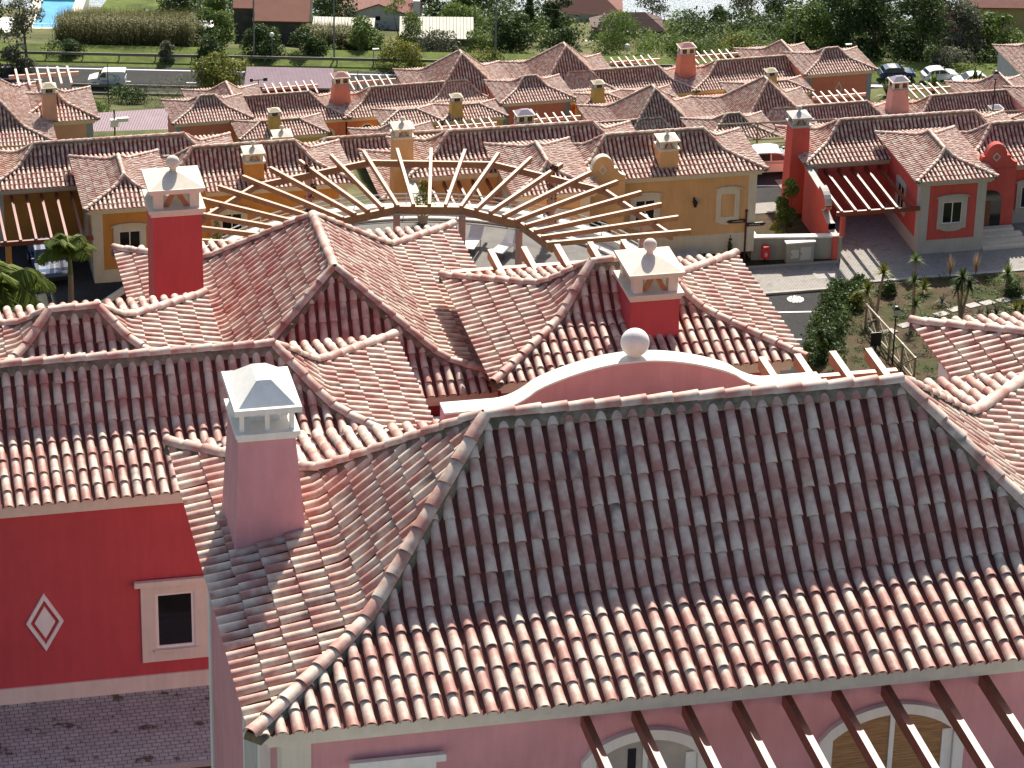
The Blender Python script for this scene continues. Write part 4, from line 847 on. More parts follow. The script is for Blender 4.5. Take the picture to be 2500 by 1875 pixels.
for i, (a, b, h, w, mt_) in enumerate(((32.2, 360, 7.0, 6.4, LEAF_MD), (36.2, 361, 8.6, 6.6, LEAF_DK), (40.4, 362, 9.2, 6.6, LEAF_DK), (44.6, 360, 8.6, 6.4, LEAF_DK), (49.4, 362, 7.0, 6.8, LEAF_GY), (54.2, 364, 5.6, 6.2, LEAF_MD))):
    farplant("tree", wl[i], "tree", a, b, h, w, mt_, 40+i, 'round', 3400, 0.32, base=0.08, group="trees of the wood at right", nb=14)
wl2 = ["dark tree at the top edge above the left of the wood", "dark tree at the top edge above the middle of the wood", "dark tree at the top edge left of the red hipped roof"]
for i, (a, b) in enumerate(((37.5, 385), (43.0, 388), (48.5, 386))): farplant("tree", wl2[i], "tree", a, b, 7.0, 6.6, LEAF_DK, 60+i, 'round', 2400, 0.34, base=0.1, nb=12)
farplant("bush", "light green bush beside the red tiled corner house at right", "bush", 57.5, 356, 3.6, 5.6, LEAF_MD, 64, 'bush', 1800, 0.28, trunk=False, base=0.05)
farplant("bush", "twiggy bush under the wood above the white parked cars", "bush", 48.5, 355.5, 2.4, 6.0, LEAF_GY, 65, 'bush', 1500, 0.24, trunk=False, base=0.05)
farplant("bush", "bare twiggy shrub on the bank below the road near the van", "bush", -36.2, 334, 3.0, 6.8, LEAF_GY, 66, 'open', 1700, 0.18, trunk=True, base=0.05, asp=5)
farplant("bush", "green bush on the bank above the lilac shed roof", "bush", -39.6, 296, 2.3, 4.4, LEAF_MD, 67, 'bush', 1200, 0.2, trunk=False, base=0.05)
farplant("bush", "brownish shrub above the lilac shed near the salmon gable", "bush", -33.6, 300, 2.0, 4.6, LEAF_GY, 68, 'open', 900, 0.15, trunk=False, base=0.05, asp=4)
for i, (a, lab) in enumerate(((-11.0, "dark tree at the top edge right of the white house gable"), (-6.0, "dark tree at the top edge above the mid green tree"), (-22.5, "dark leafy tree at the top edge right of the stone house"), (-36.0, "dark green tree at the top edge behind the grey ruin"))):
    farplant("tree", lab, "tree", a, 402-(i > 1)*14, 6.5, 6.2, LEAF_DK if i != 3 else LEAF_MD, 70+i, 'round', 1900, 0.32, base=0.12)
# cane thickets, scrub, verge: nobody could count these
def cane_patch(a0, a1, b0, b1, n, seed, length):
    rg = np.random.default_rng(seed); a = a0+(a1-a0)*rg.random(n); b = b0+(b1-b0)*rg.random(n); xy = np.array([RG(p, q) for p, q in zip(a, b)]); z = tz(xy[:, 0], xy[:, 1])
    return np.column_stack([xy, z])
c1 = cane_patch(-52, -36.5, 357, 369, 6500, 1, 5); c2 = cane_patch(-24.5, -17, 360, 366, 2000, 2, 4)
def cane_parts(bs, L, seed):
    rg = np.random.default_rng(seed); s = blade_arrays(bs, L, 0.06, seed, 0.12, 0.2); k = rg.integers(0, len(bs), len(bs)*3); t = bs[k].copy(); t[:, 2] += L*(0.25+0.65*rg.random(len(k))); t[:, :2] += rg.normal(0, 0.25, (len(k), 2))
    return [s, blade_arrays(t, 0.85, 0.085, seed+1, 0.75, 1.2, 0.8)]
stuff_leaves("reed_thicket", cane_parts(c1, 4.6, 5), CANE); stuff_leaves("reed_thicket", cane_parts(c2, 3.6, 8), CANE)
rg = np.random.default_rng(9); bl = []
for i in range(150):
    a = rg.uniform(14, 34); b = rg.uniform(364, 408); x, y = RG(a, b); s = rg.uniform(0.7, 1.7); bl.append((x, y, float(tz(x, y))+s*0.5, s*1.1, s*1.1, s))
stuff_leaves("scrub", leaf_arrays(bl, 15000, 0.30, 21, 0.1, 2.2), LEAF_MD); stuff_leaves("scrub", leaf_arrays(bl[::2], 5000, 0.26, 22, 0.1, 3.0), LEAF_GY)
bl = []
for i in range(170):
    a = rg.uniform(-62, 62); b = rg.uniform(372, 440); x, y = RG(a, b); s = rg.uniform(0.6, 1.6)
    if -62 < a < -53 and b < 425: continue
    bl.append((x, y, float(tz(x, y))+s*0.3, s*1.4, s*1.4, s))
stuff_leaves("scrub", leaf_arrays(bl, 15000, 0.34, 23, 0.1, 1.8), LEAF_MD)
bl = []
for i in range(70):
    a = rg.uniform(-46, 66); b = rg.choice([rg.uniform(280, 326), rg.uniform(352, 356)]); x, y = RG(a, b); s = rg.uniform(0.3, 0.8); bl.append((x, y, float(tz(x, y))+s*0.2, s*1.5, s*1.5, s))
stuff_leaves("scrub", leaf_arrays(bl, 7000, 0.2, 24, 0.1, 1.8), LEAF_GY)

# main road
def strip(name, b0, b1, z, mat, a0=-150, a1=150, thick=None): return sheet(name, [(*RG(a0, b0), z), (*RG(a1, b0), z), (*RG(a1, b1), z), (*RG(a0, b1), z)], z, mat, thick=thick)
strip("road", 341.9, 348.9, 165.36, ASPHALT); strip("road_marking", 347.9, 348.12, 165.37, ROADPAINT); strip("verge", 349.0, 355.5, 165.30, VERGE)
for k in range(14): strip("road_marking", 344.4, 344.56, 165.37, ROADPAINT, -66+10*k, -62+10*k)
def rail(label, b, z, a0, a1, mat, step=4.0, top=0.75):
    x0, y0 = RG(a0, b); x1, y1 = RG(a1, b); th = Thing("guard_rail", label, "guard rail", (x0, y0, z-0.05)); mb = MB().beam((x0, y0, z+top), (x1, y1, z+top), 0.10, 0.32); th.part("beam", mb, mat)
    n = int((a1-a0)/step)
    for k in range(n+1): x, y = RG(a0+step*k, b+0.12); th.part("post", MB().box(x-0.07, x+0.07, y-0.05, y+0.05, z-0.05, z+top-0.03), mat)
RUST = simple("weathered_rail", (0.16, 0.145, 0.125), 0.7)
rail("grey guard rail along the far side of the main road", 350.9, 165.4, -64, 30, RUST); rail("weathered guard rail along the near side of the main road behind the twiggy shrub", 341.5, 165.4, -48, -18, RUST); rail("low weathered rail on the bank under the main road", 338.6, 165.6, -46, -30, RUST)
rail("steel guard rail in front of the parked cars at right", 345.6, 165.4, 36, 66, METAL)
x, y = RG(-48.4, 350.8)
# poles and lamps
def pole(name, label, cat, a, b, h, mat, r0=0.09, z=None):
    x, y = RG(a, b); z = float(tz(x, y)) if z is None else z; th = Thing(name, label, cat, (x, y, z)); th.part("post", MB().tube((x, y, z-0.2), (x, y, z+h), r0, r0*0.7, 8), mat); return th, x, y, z
GREYPOLE = simple("grey_pole", (0.20, 0.21, 0.20), 0.6); DARKPOLE = simple("tarred_pole", (0.045, 0.045, 0.04), 0.8)
for lab, a, b, h in (("tall grey utility pole left of the stone house", -29.2, 352.2, 9.5), ("tall thin utility pole before the dense dark tree", -2.6, 353.5, 9.5), ("grey utility pole at the left end of the wood", 30.6, 356, 7.5), ("utility pole crossing the right hand reeds", -20.4, 352.5, 9.0)):
    th, x, y, z = pole("utility_pole", lab, "utility pole", a, b, h, GREYPOLE, 0.11); th.part("crossarm", MB().box(x-0.6, x+0.6, y-0.05, y+0.05, z+h-0.5, z+h-0.4), GREYPOLE)
fl = ["dark fence post crossing the white van", "dark fence post left of the white van", "dark fence post before the yellow green tree", "dark fence post at the right of the yellow green tree", "dark fence post beside the lilac shed corner", "dark fence post left of the red-capped chimney", "dark fence post over the far guard rail"]
for lab, (a, b, h) in zip(fl, ((-42.6, 330, 5.0), (-49.3, 336.5, 3.2), (-33.0, 331, 5.0), (-29.2, 333, 4.4), (-27.9, 333, 5.5), (-16.8, 333, 4.6), (-14.6, 333, 4.4))): pole("fence_post", lab, "fence post", a, b, h, DARKPOLE, 0.055)
def street_lamp(label, a, b, h, z=None, globe=True):
    th, x, y, z = pole("street_lamp", label, "street lamp", a, b, h, GREYPOLE, 0.06, z)
    if globe: th.part("globe", MB().sphere((x, y, z+h+0.2), 0.27, 12, 8), WPAINT, smooth=True)
    else: th.part("head", MB().box(x-0.1, x+0.6, y-0.12, y+0.12, z+h-0.05, z+h+0.08), WPAINT)
street_lamp("white globe street lamp before the dark hedge of the stone house", -27.2, 351.8, 3.2); street_lamp("white globe street lamp on a slanted stem before the large feathery bush", 11.9, 352, 2.7); street_lamp("street lamp with flat head before the wood at right", 36.0, 352, 3.6, globe=False)
street_lamp("small lamp post left of the yellow leaved bush behind the row of houses", -16.0, 351.5, 2.0, globe=False)

# far buildings
def roofslab(th, name, x0, x1, y0, y1, z0, z1, mat, t=0.12, parent=None):     # mono pitch, z0 at y0
    return th.part(name, MB().add([(x0, y0, z0), (x1, y0, z0), (x1, y1, z1), (x0, y1, z1), (x0, y0, z0-t), (x1, y0, z0-t), (x1, y1, z1-t), (x0, y1, z1-t)], [(0, 1, 2, 3), (7, 6, 5, 4), (0, 4, 5, 1), (1, 5, 6, 2), (2, 6, 7, 3), (3, 7, 4, 0)]), mat, parent)
def corr_mat(name, c, scale, d):
    mt, nt, b = new_mat(name); tc = N(nt, "ShaderNodeTexCoord"); wv = N(nt, "ShaderNodeTexWave", wave_type='BANDS', bands_direction=d); wv.inputs['Scale'].default_value = scale
    nt.links.new(tc.outputs['Object'], wv.inputs[0]); n = noise(nt, 0.8, 4); rp = ramp(nt, n.outputs[0], [(0.3, tuple(x*0.82 for x in c)), (0.7, c)])
    nt.links.new(rp.outputs[0], b.inputs['Base Color']); b.inputs['Roughness'].default_value = 0.6; bump(nt, b, wv.outputs[0], 1.0, 0.09); return mt
LILACR = corr_mat("lilac_corrugated", (0.52, 0.36, 0.40), 2.3, 'X'); REDR = corr_mat("red_tiles_far", (0.42, 0.13, 0.085), 4.5, 'X'); ORR = corr_mat("orange_tiles_far", (0.50, 0.185, 0.105), 2.6, 'X'); GREENH = corr_mat("cream_sheet", (0.62, 0.58, 0.46), 0.8, 'X')
STONE = ground_mat("grey_stone_wall", [(0.3, (0.07, 0.068, 0.062)), (0.7, (0.15, 0.145, 0.13))], 1.5); DKRED = corr_mat("dark_red_tiles_far", (0.17, 0.06, 0.045), 4.5, 'X')
YELLOWP = plaster("pale_yellow_render", (0.52, 0.42, 0.20)); BLUEW = plaster("bluish_white_wall", (0.50, 0.53, 0.57)); LIMEW = plaster("lime_white", (0.62, 0.62, 0.62))
def far_house(name, label, a, b, rot, loc_z=None):
    x, y = RG(a, b); return Thing(name, label, "house", (x, y, float(tz(x, y)) if loc_z is None else loc_z), rot-PSI, local=True)
t = Thing("shed", "shed with lilac corrugated roof left of the salmon gable", "shed", (26, 273, 184.0), 0)
roofslab(t, "roof", 25.2, 40, 272.6, 276.4, 188.9, 189.45, LILACR); t.part("wall", MB().box(25.6, 39.6, 273.4, 276.0, 183, 188.8), STONE); 
for X in (28.5, 31.0): t.part("door", MB().box(X, X+1.0, 273.36, 273.39, 184.5, 186.8), GLASS)
x, y = RG(-23, 323); t = Thing("shed", "shed with pale lilac corrugated roof beside the main road", "shed", (x, y, 170), -PSI, local=True)
roofslab(t, "roof", -4.7, 4.2, -1.9, 1.4, 4.2, 5.1, LILACR); t.part("wall", MB().box(-4.4, 3.9, -1.6, 1.2, -2, 4.1), LIMEW); roofslab(t, "lower_roof", -3.0, 4.0, -4.2, -1.65, 3.2, 3.9, REDR); t.part("lower_wall", MB().box(-2.8, 3.8, -3.9, -1.66, -3, 3.15), STONE)
t = far_house("stone_house", "grey stone house with an orange tiled roof across the main road", -28.6, 374, 0.0)
roofslab(t, "roof", -2.55, 4.1, 0.0, 3.4, 3.0, 4.5, ORR); roofslab(t, "side_roof", -5.0, -2.56, 1.9, 3.4, 3.85, 4.5, ORR); t.part("wall", MB().box(-2.4, 3.9, 0.3, 3.2, -1.5, 2.95), STONE); t.part("side_wall", MB().box(-4.9, -2.41, 2.1, 3.2, -1.5, 3.8), STONE); t.part("door", MB().box(-1.9, -1.0, 0.26, 0.29, -0.3, 1.6), GLASS)
t.part("gable_coping", MB().beam((4.2, 0, 3.05), (4.2, 3.5, 4.6), 0.25, 0.25), STONE)
t = far_house("white_house", "white gabled house with a red roof behind the feathery tree", -17.5, 398, 0.0)
t.part("wall", MB().prism([(-5, -2), (5, -2), (5, 1.9), (0, 3.6), (-5, 1.9)], 0, 8), LIMEW)
rf = MB()
for s in (-1, 1): rf.add([(s*5.3, -0.3, 1.85), (s*5.3, 8.3, 1.85), (0, 8.3, 3.72), (0, -0.3, 3.72), (s*5.3, -0.3, 1.7), (s*5.3, 8.3, 1.7), (0, 8.3, 3.57), (0, -0.3, 3.57)], [(0, 1, 2, 3), (7, 6, 5, 4), (0, 3, 7, 4), (1, 5, 6, 2), (0, 4, 5, 1)])
t.part("roof", rf, REDR); t.part("window", MB().box(-0.4, 0.2, -0.04, -0.01, 1.5, 2.0), GLASS); ch = t.part("chimney", MB().box(4.3, 5.1, 0.3, 1.2, 1.5, 4.0), WPAINT)
t = far_house("greenhouse", "long low greenhouse with cream sheet roof in front of the mid green tree", -9.2, 366, 0.03)
roofslab(t, "roof", -4.5, 4.0, 0, 4.5, 1.9, 2.9, GREENH); t.part("wall", MB().box(-4.3, 3.8, 0.2, 4.3, -1, 1.85), STONE)
t = far_house("greenhouse", "cream sheet roof behind the right hand reeds", -20.5, 370, -0.02)
roofslab(t, "roof", -3.6, 3.6, 0, 4.0, 1.6, 2.5, GREENH); t.part("wall", MB().box(-3.4, 3.4, 0.2, 3.8, -1, 1.55), LIMEW)
t = far_house("ruin", "small grey flat roofed ruin with white wall tops beside the reeds", -37.5, 374, 0.05)
t.part("wall", MB().box(-1.6, 1.6, 0, 3.2, -1, 1.5), CONCRETE); t.part("wall_top", MB().box(-1.7, -1.3, -0.1, 3.3, 1.5, 1.7).box(1.3, 1.7, -0.1, 3.3, 1.5, 1.7).box(-1.29, 1.29, 2.9, 3.3, 1.5, 1.7), WPAINT); t.part("door", MB().box(-0.3, 0.5, -0.04, -0.01, -0.5, 1.2), GLASS)
t = far_house("red_roofed_house", "far house with a red hipped roof at the top edge beside the sea", 8.0, 416, 0.0)
t.part("wall", MB().box(-4, 5, 0, 6, -2, 1.4), LIMEW); t.part("roof", MB().add([(-4.4, -.4, 1.4), (5.4, -.4, 1.4), (5.4, 6.4, 1.4), (-4.4, 6.4, 1.4), (-1, 3, 3.6), (2, 3, 3.6)], [(0, 1, 5, 4), (1, 2, 5), (2, 3, 4, 5), (3, 0, 4)]), REDR)
t = far_house("red_roofed_house", "low house with a dark red roof below the sea gap", 12.2, 394, 0.08)
t.part("wall", MB().box(-3, 5.5, 0, 4, -2, 1.2), STONE); t.part("roof", MB().add([(-3.3, -.4, 1.2), (5.8, -.4, 1.2), (5.8, 4.4, 1.2), (-3.3, 4.4, 1.2), (-0.6, 2, 2.8), (3.4, 2, 2.8)], [(0, 1, 5, 4), (1, 2, 5), (2, 3, 4, 5), (3, 0, 4)]), DKRED); t.part("parapet", MB().box(-4.2, 0.5, -1.6, -1.2, -1, 0.4), WPAINT)
t = far_house("yellow_house", "pale yellow house with shuttered windows at the top right corner", 62.0, 398, 0.02)
t.part("wall", MB().box(-6.6, 8, 0, 8, -2, 5.0), YELLOWP)
roofslab(t, "roof", -7.0, 8.4, -0.5, 4.2, 5.0, 6.4, REDR); t.part("balcony", MB().box(-4, 8, -1.2, -0.02, 0.2, 0.6), BLUEW)
for X in (-2.6, 2.4): w = t.part("window", MB().box(X-0.75, X+0.75, -0.06, -0.012, 2.2, 4.0), BLUEW); t.part("pane", MB().box(X-0.55, X+0.55, -0.07, -0.062, 2.35, 3.85), GLASS, w)
t = far_house("white_house", "low white house with a red hipped roof left of the yellow house", 52.5, 392, 0.05)
t.part("wall", MB().box(-3, 2.4, 0, 6, -2, 2.2), LIMEW); t.part("roof", MB().add([(-3.4, -.4, 2.2), (2.8, -.4, 2.2), (2.8, 6.4, 2.2), (-3.4, 6.4, 2.2), (-0.5, 2.5, 4.8), (-0.5, 3.6, 4.8)], [(0, 1, 4), (1, 2, 5, 4), (2, 3, 5), (3, 0, 4, 5)]), REDR)
# house with white wall and a curved tile roof at the right edge
t = Thing("white_house", "white walled house with a curved tile roof at the right edge beyond the parked cars", "house", (109, 270, 180)); t.o = Vector((109, 270, 180))
hip_roof(t, 108.9, 118, 268.6, 277.6, 190.0, 'y', 2); walls(t, 108.9, 118, 268.6, 277.6, 176, 190.0, BLUEW, 0.4); cornice(t, 108.9, 118, 268.6, 277.6, 190.0, WHITE)
t.part("window", MB().box(109.27, 109.295, 270.0, 270.9, 187.2, 188.8), GLASS)
x, y = RG(56.2, 330); plant("cypress", "slim dark cypress in front of the white walled house at the right edge", "tree", 111.8, 266.0, 4.6, 0.9, LEAF_DK, 90, 'cone', 900, 0.18, trunk=False, base=0.03, z=185.0)
# swimming pool
x, y = RG(-57.6, 392); t = Thing("swimming_pool", "blue swimming pool with a white deck at the top left", "pool", (x, y, 153.6), -PSI, local=True)
POOL = simple("pool_water", (0.02, 0.30, 0.55), 0.08, spec=0.6, nscale=0.6, var=0.2); WARM = plaster("pool_deck", (0.68, 0.64, 0.50), 0.05)
dk = MB()
for q in ((-3.3, -2.0, -1.5, 13), (2.0, 3.3, -1.5, 13), (-2.0, 2.0, -1.5, 0), (-2.0, 2.0, 10, 13)): dk.box(q[0], q[1], q[2], q[3], -2.5, 0.06)
t.part("deck", dk, WARM); t.part("water", MB().box(-2.0, 2.0, 0, 10, -0.6, -0.12), POOL); t.part("fence", MB().beam((-3.2, -1.4, 1.0), (3.2, -1.4, 1.0), 0.05, 0.05), METAL)
for k in range(6): t.part("fence_post", MB().box(-3.2+1.28*k-0.03, -3.2+1.28*k+0.03, -1.43, -1.37, 0.06, 0.97), METAL)
t.part("terrace", MB().box(-4.5, 3.6, -8.5, -1.55, -4.5, -2.1), WARM)
x, y = RG(-62.5, 385); t = Thing("pool_house", "flat white roof of the pool house left of the blue pool", "house", (x, y, 153.6), -PSI, local=True); t.part("wall", MB().box(-4, 0.8, 0, 6, -3, 1.4), LIMEW); t.part("roof", MB().box(-4.2, 1.0, -0.2, 6.2, 1.405, 1.55), WPAINT)
x, y = RG(-50.5, 400); sheet("lawn", [(*RG(-53.6, 376), 155.6), (*RG(-45, 376), 155.6), (*RG(-45, 430), 146), (*RG(-53.6, 430), 146)], 0, VERGE)

# unseen pale paving below the viewpoint, added to bounce sun onto the house fronts
sheet("bounce_paving", [(-30, -40), (60, -40), (60, 33.5), (-30, 33.5)], 268.15, plaster("pale_bounce_paving", (0.50, 0.46, 0.40), 0.08), thick=0.4)
# woodland behind the main road that reads as one mass
rg = np.random.default_rng(77); bl = []
for i in range(230):
    a = rg.uniform(-50, 66); b = rg.uniform(378, 424)
    if -53 < a < -44 or (-33 < a < -23 and b < 392) or (-23 < a < -11 and b < 404) or (-15 < a < -3 and b < 376) or (3 < a < 19 and 388 < b < 424 ) or (48 < a < 70 and b > 384) or (15 < a < 29 and b > 405): continue
    x, y = RG(a, b); s = rg.uniform(1.2, 2.5); z = float(tz(x, y)); bl.append((x, y, z+s*0.8, s*1.15, s*1.15, s*1.1))
stuff_leaves("woodland", leaf_arrays(bl, 24000, 0.42, 78, 0.1, 1.7), LEAF_DK)
bl = []
for i in range(120):
    a = rg.uniform(30, 62); b = rg.uniform(355, 380); x, y = RG(a, b); s = rg.uniform(0.9, 2.0); bl.append((x, y, float(tz(x, y))+s*0.7, s*1.2, s*1.2, s))
stuff_leaves("woodland", leaf_arrays(bl, 14000, 0.34, 79, 0.1, 1.7), LEAF_DK)
bl = []
for i in range(60):
    a = rg.uniform(-46, 30); b = rg.uniform(355.5, 359); x, y = RG(a, b); s = rg.uniform(0.5, 1.2); bl.append((x, y, float(tz(x, y))+s*0.4, s*1.5, s*1.2, s))
stuff_leaves("scrub", leaf_arrays(bl, 7000, 0.26, 80, 0.1, 1.8), LEAF_MD)

sheet("terrace", [(6.5, 30.0), (21, 30.0), (21, 38.8), (6.5, 38.8)], 272.2, plaster("terrace_tiles", (0.55, 0.47, 0.38), 0.08), thick=0.3)

farplant("bush", "dark scrub on the bank below the road left of the twiggy shrub", "bush", -41.5, 336.5, 1.5, 5.0, LEAF_DK, 301, 'bush', 1100, 0.2, trunk=False, base=0.05)
farplant("bush", "purplish bare scrub on the bank right of the twiggy shrub", "bush", -31.0, 330, 2.2, 5.0, LEAF_GY, 302, 'open', 1200, 0.15, trunk=False, base=0.05, asp=4)
farplant("bush", "green weeds at the corner of the lilac shed roof", "bush", -40.6, 302, 1.5, 3.2, LEAF_YL, 303, 'bush', 900, 0.18, trunk=False, base=0.05)
farplant("tree", "spreading dark tree on the verge between reeds and the stone house", "tree", -34.5, 362, 4.6, 5.0, LEAF_MD, 304, 'round', 2200, 0.28, base=0.1)
farplant("tree", "green tree on the verge between the right hand reeds and the feathery tree", "tree", -17.2, 358, 4.0, 4.6, LEAF_MD, 305, 'round', 2000, 0.26, base=0.08)
farplant("bush", "leafy bush at the right foot of the greenhouse", "bush", -1.8, 368, 3.0, 4.4, LEAF_MD, 306, 'bush', 1500, 0.26, trunk=False, base=0.05)
farplant("bush", "broad bush right of the dense dark tree below the cypresses", "bush", 4.6, 366, 3.0, 5.6, LEAF_DK, 307, 'bush', 1900, 0.26, trunk=False, base=0.05)
farplant("bush", "sunlit bush between the globe lamp and the wood", "bush", 18.2, 357, 3.0, 5.4, LEAF_MD, 308, 'bush', 1900, 0.26, trunk=False, base=0.05)
farplant("bush", "pale green bush left of the wood by the road", "bush", 24.2, 357, 2.9, 6.0, LEAF_YL, 309, 'bush', 1900, 0.26, trunk=False, base=0.05)
farplant("tree", "large dark tree at the top left between pool lawn and stone house", "tree", -40.5, 384, 6.5, 6.5, LEAF_DK, 310, 'round', 2400, 0.32, base=0.1)
for lab, a, q, z0, z1 in (("thin power line above the reeds at left", -64, -29.2, 173.5, 173.9), ("thin power line above the road between the tall poles", -29.2, -2.6, 173.9, 172.6), ("thin power line from the tall thin pole to the wood", -2.6, 30.6, 172.6, 170.4)):
    pts = []
    for k in range(13):
        t_ = k/12; x, y = RG(a+(q-a)*t_, 352.3+(353.4-352.3)*t_); pts.append((x, y, z0+(z1-z0)*t_-1.6*4*t_*(1-t_)*0.5))
    tag(single("power_line", MB().path(pts, 0.028, 5), BLACKMETAL), lab, "power line")
# ------------------------------------------------------------------ round roof terrace and its fan shaped pergola
cx, cy, ZT, ZD = 28.28, 140.24, 236.0, 232.7
def deck_mat():
    mt, nt, b = new_mat("deck_boards"); tc = N(nt, "ShaderNodeTexCoord"); wv = N(nt, "ShaderNodeTexWave", wave_type='BANDS', bands_direction='Y'); wv.inputs['Scale'].default_value = 2.2; wv.inputs['Distortion'].default_value = 0.2
    nt.links.new(tc.outputs['Object'], wv.inputs[0]); n = noise(nt, 1.2, 4); a = ramp(nt, n.outputs[0], [(0.3, (0.085, 0.078, 0.07)), (0.7, (0.15, 0.138, 0.125))]); s = ramp(nt, wv.outputs[0], [(0.05, (0.45,)*3), (0.2, (1,)*3)])
    nt.links.new(mixc(nt, 1.0, a.outputs[0], s.outputs[0], 'MULTIPLY'), b.inputs['Base Color']); b.inputs['Roughness'].default_value = 0.8; return mt
def circle(R, n, a0=0, a1=360): return [(cx+R*cos(radians(a0+(a1-a0)*i/n)), cy+R*sin(radians(a0+(a1-a0)*i/n))) for i in range(n+(a1-a0 != 360))]
t = Thing("round_terrace", "round roof terrace with timber deck, white parapet and steel railing", "terrace", (cx, cy, 222))
POSTP = plaster("salmon_post_render", (0.62, 0.32, 0.26), 0.05)
t.part("wall", MB().prism(circle(12.3, 72), 222, ZD-0.06, 'z'), PEACH); t.part("deck", MB().prism(circle(11.95, 72), ZD-0.055, ZD, 'z'), deck_mat())
t.part("parapet", MB().ring(circle(12.42, 96), circle(11.96, 96), ZD-0.3, ZD+0.46, 'z'), WHITE); t.part("bench", MB().ring(circle(11.93, 96), circle(11.3, 96), ZD+0.003, ZD+0.10, 'z'), WHITE)
rl = MB()
for zz, r in ((ZD+1.02, 0.035), (ZD+0.80, 0.022), (ZD+0.62, 0.022)): c = [(x, y, zz) for x, y in circle(12.2, 60, 5, 175)]; rl.path(c, r, 6)
ra_ = t.part("railing", rl, METAL)
for k in range(14): a = radians(10+12.3*k); t.part("railing_post", MB().tube((cx+12.2*cos(a), cy+12.2*sin(a), ZD+0.46), (cx+12.2*cos(a), cy+12.2*sin(a), ZD+1.0), 0.03, 0.03, 6), METAL, ra_)
p = Thing("round_pergola", "fan shaped timber pergola with radiating rafters over the round terrace", "pergola", (cx, cy, ZD))
angs = [2.0+7.61*k for k in range(25)]
ob, ib = MB(), MB()
P = lambda R, a, z: (cx+R*cos(radians(a)), cy+R*sin(radians(a)), z)
for k in range(0, 24, 4): ob.beam(P(11.75, angs[k], ZT-0.17), P(11.75, angs[min(24, k+4)], ZT-0.17), 0.14, 0.32)
for k in range(0, 24, 4): ib.beam(P(5.95, angs[k], ZT-0.17), P(5.95, angs[min(24, k+4)], ZT-0.17), 0.16, 0.40)
p.part("outer_beam", ob, WOOD); p.part("inner_beam", ib, WOOD)
for a in angs: p.part("rafter", MB().beam(P(5.65, a, ZT), P(12.66, a, ZT), 0.15, 0.24), WOOD)
for a, R in [(angs[k], 11.7) for k in (2, 6, 14, 18, 22)]+[(angs[k], 5.95) for k in (4, 8, 12, 16, 20)]:
    b = P(R, a, ZD); po = p.part("post", MB().tube(b, (b[0], b[1], ZT-0.57), 0.17, 0.17, 16), POSTP); p.part("post_cap", MB().box(b[0]-0.2, b[0]+0.2, b[1]-0.2, b[1]+0.2, ZT-0.565, ZT-0.50), GREYTRIM, po)
# vines and potted trees on the terrace
def vine(label, k):
    x, y, _ = P(11.7, angs[k], 0); rg = np.random.default_rng(k); bl = [(x+rg.normal(0, .06), y+rg.normal(0, .06), ZD+0.5+0.34*j, 0.24, 0.24, 0.28) for j in range(9)]
    V, F, T = leaf_arrays(bl, 1100, 0.11, k, 0, 1.6); o = link_mesh("vine", V, F, LEAF_RD, None, tint=T); tag(o, label, "vine", "vines on the pergola posts")
vine("dark red vine wrapped round the left rear post of the round pergola", 14); vine("dark red vine wrapped round the right rear post of the round pergola", 6)
TERRA = plaster("pot_clay", (0.50, 0.42, 0.34))
def potted(label, px, py, h, w, seed, mat):
    t = Thing("potted_tree", label, "potted plant", (px, py, ZD)); t.part("pot", MB().tube((px, py, ZD), (px, py, ZD+0.45), 0.22, 0.30, 14), TERRA)
    V, F, T = leaf_arrays([(0, 0, 0.5+h*(j+.5)/7, w/2*(1.05-j/8), w/2*(1.05-j/8), h/9) for j in range(7)], 900, 0.12, seed); link_mesh("crown", V, F, mat, t.root, tint=T); m_ = MB().tube((0, 0, 0.4), (0, 0, 0.4+h*0.95), 0.03, 0.015, 6); link_mesh("trunk", [tuple(q) for q in m_.v], m_.f, BARK, t.root)
q = P(11.1, 143, 0); potted("slim potted tree at the left end of the round terrace", q[0], q[1], 2.1, 1.0, 3, LEAF_YL)
q = P(11.0, 80, 0); potted("potted tree with thin red shoots at the middle of the terrace railing", q[0], q[1], 1.7, 1.3, 4, LEAF_YL)
# sun loungers
CANVAS = simple("lounger_canvas", (0.62, 0.63, 0.62), 0.8, var=0.05); DARKMESH = simple("dark_mesh", (0.07, 0.075, 0.08), 0.7)
def lounger(label, R, a, face, cloth):
    x, y, _ = P(R, a, 0); t = Thing("sun_lounger", label, "sun lounger", (x, y, ZD), radians(face), "sun loungers on the round terrace", local=True)
    t.part("bed", MB().box(-0.33, 0.33, -1.0, 0.35, 0.33, 0.37), cloth); t.part("backrest", MB().add([(-.33, .35, .33), (.33, .35, .33), (.33, .95, .75), (-.33, .95, .75), (-.33, .35, .37), (.33, .35, .37), (.33, .93, .79), (-.33, .93, .79)], [(0, 3, 2, 1), (4, 5, 6, 7), (0, 1, 5, 4), (1, 2, 6, 5), (2, 3, 7, 6), (3, 0, 4, 7)]), cloth)
    for X in (-0.31, 0.31):
        for Y in (-0.85, 0.3): t.part("leg", MB().tube((X, Y, 0), (X, Y, 0.33), 0.018, 0.018, 6), BLACKMETAL)
        t.part("side_rail", MB().tube((X, -1.0, 0.35), (X, 0.35, 0.35), 0.02, 0.02, 6), BLACKMETAL)
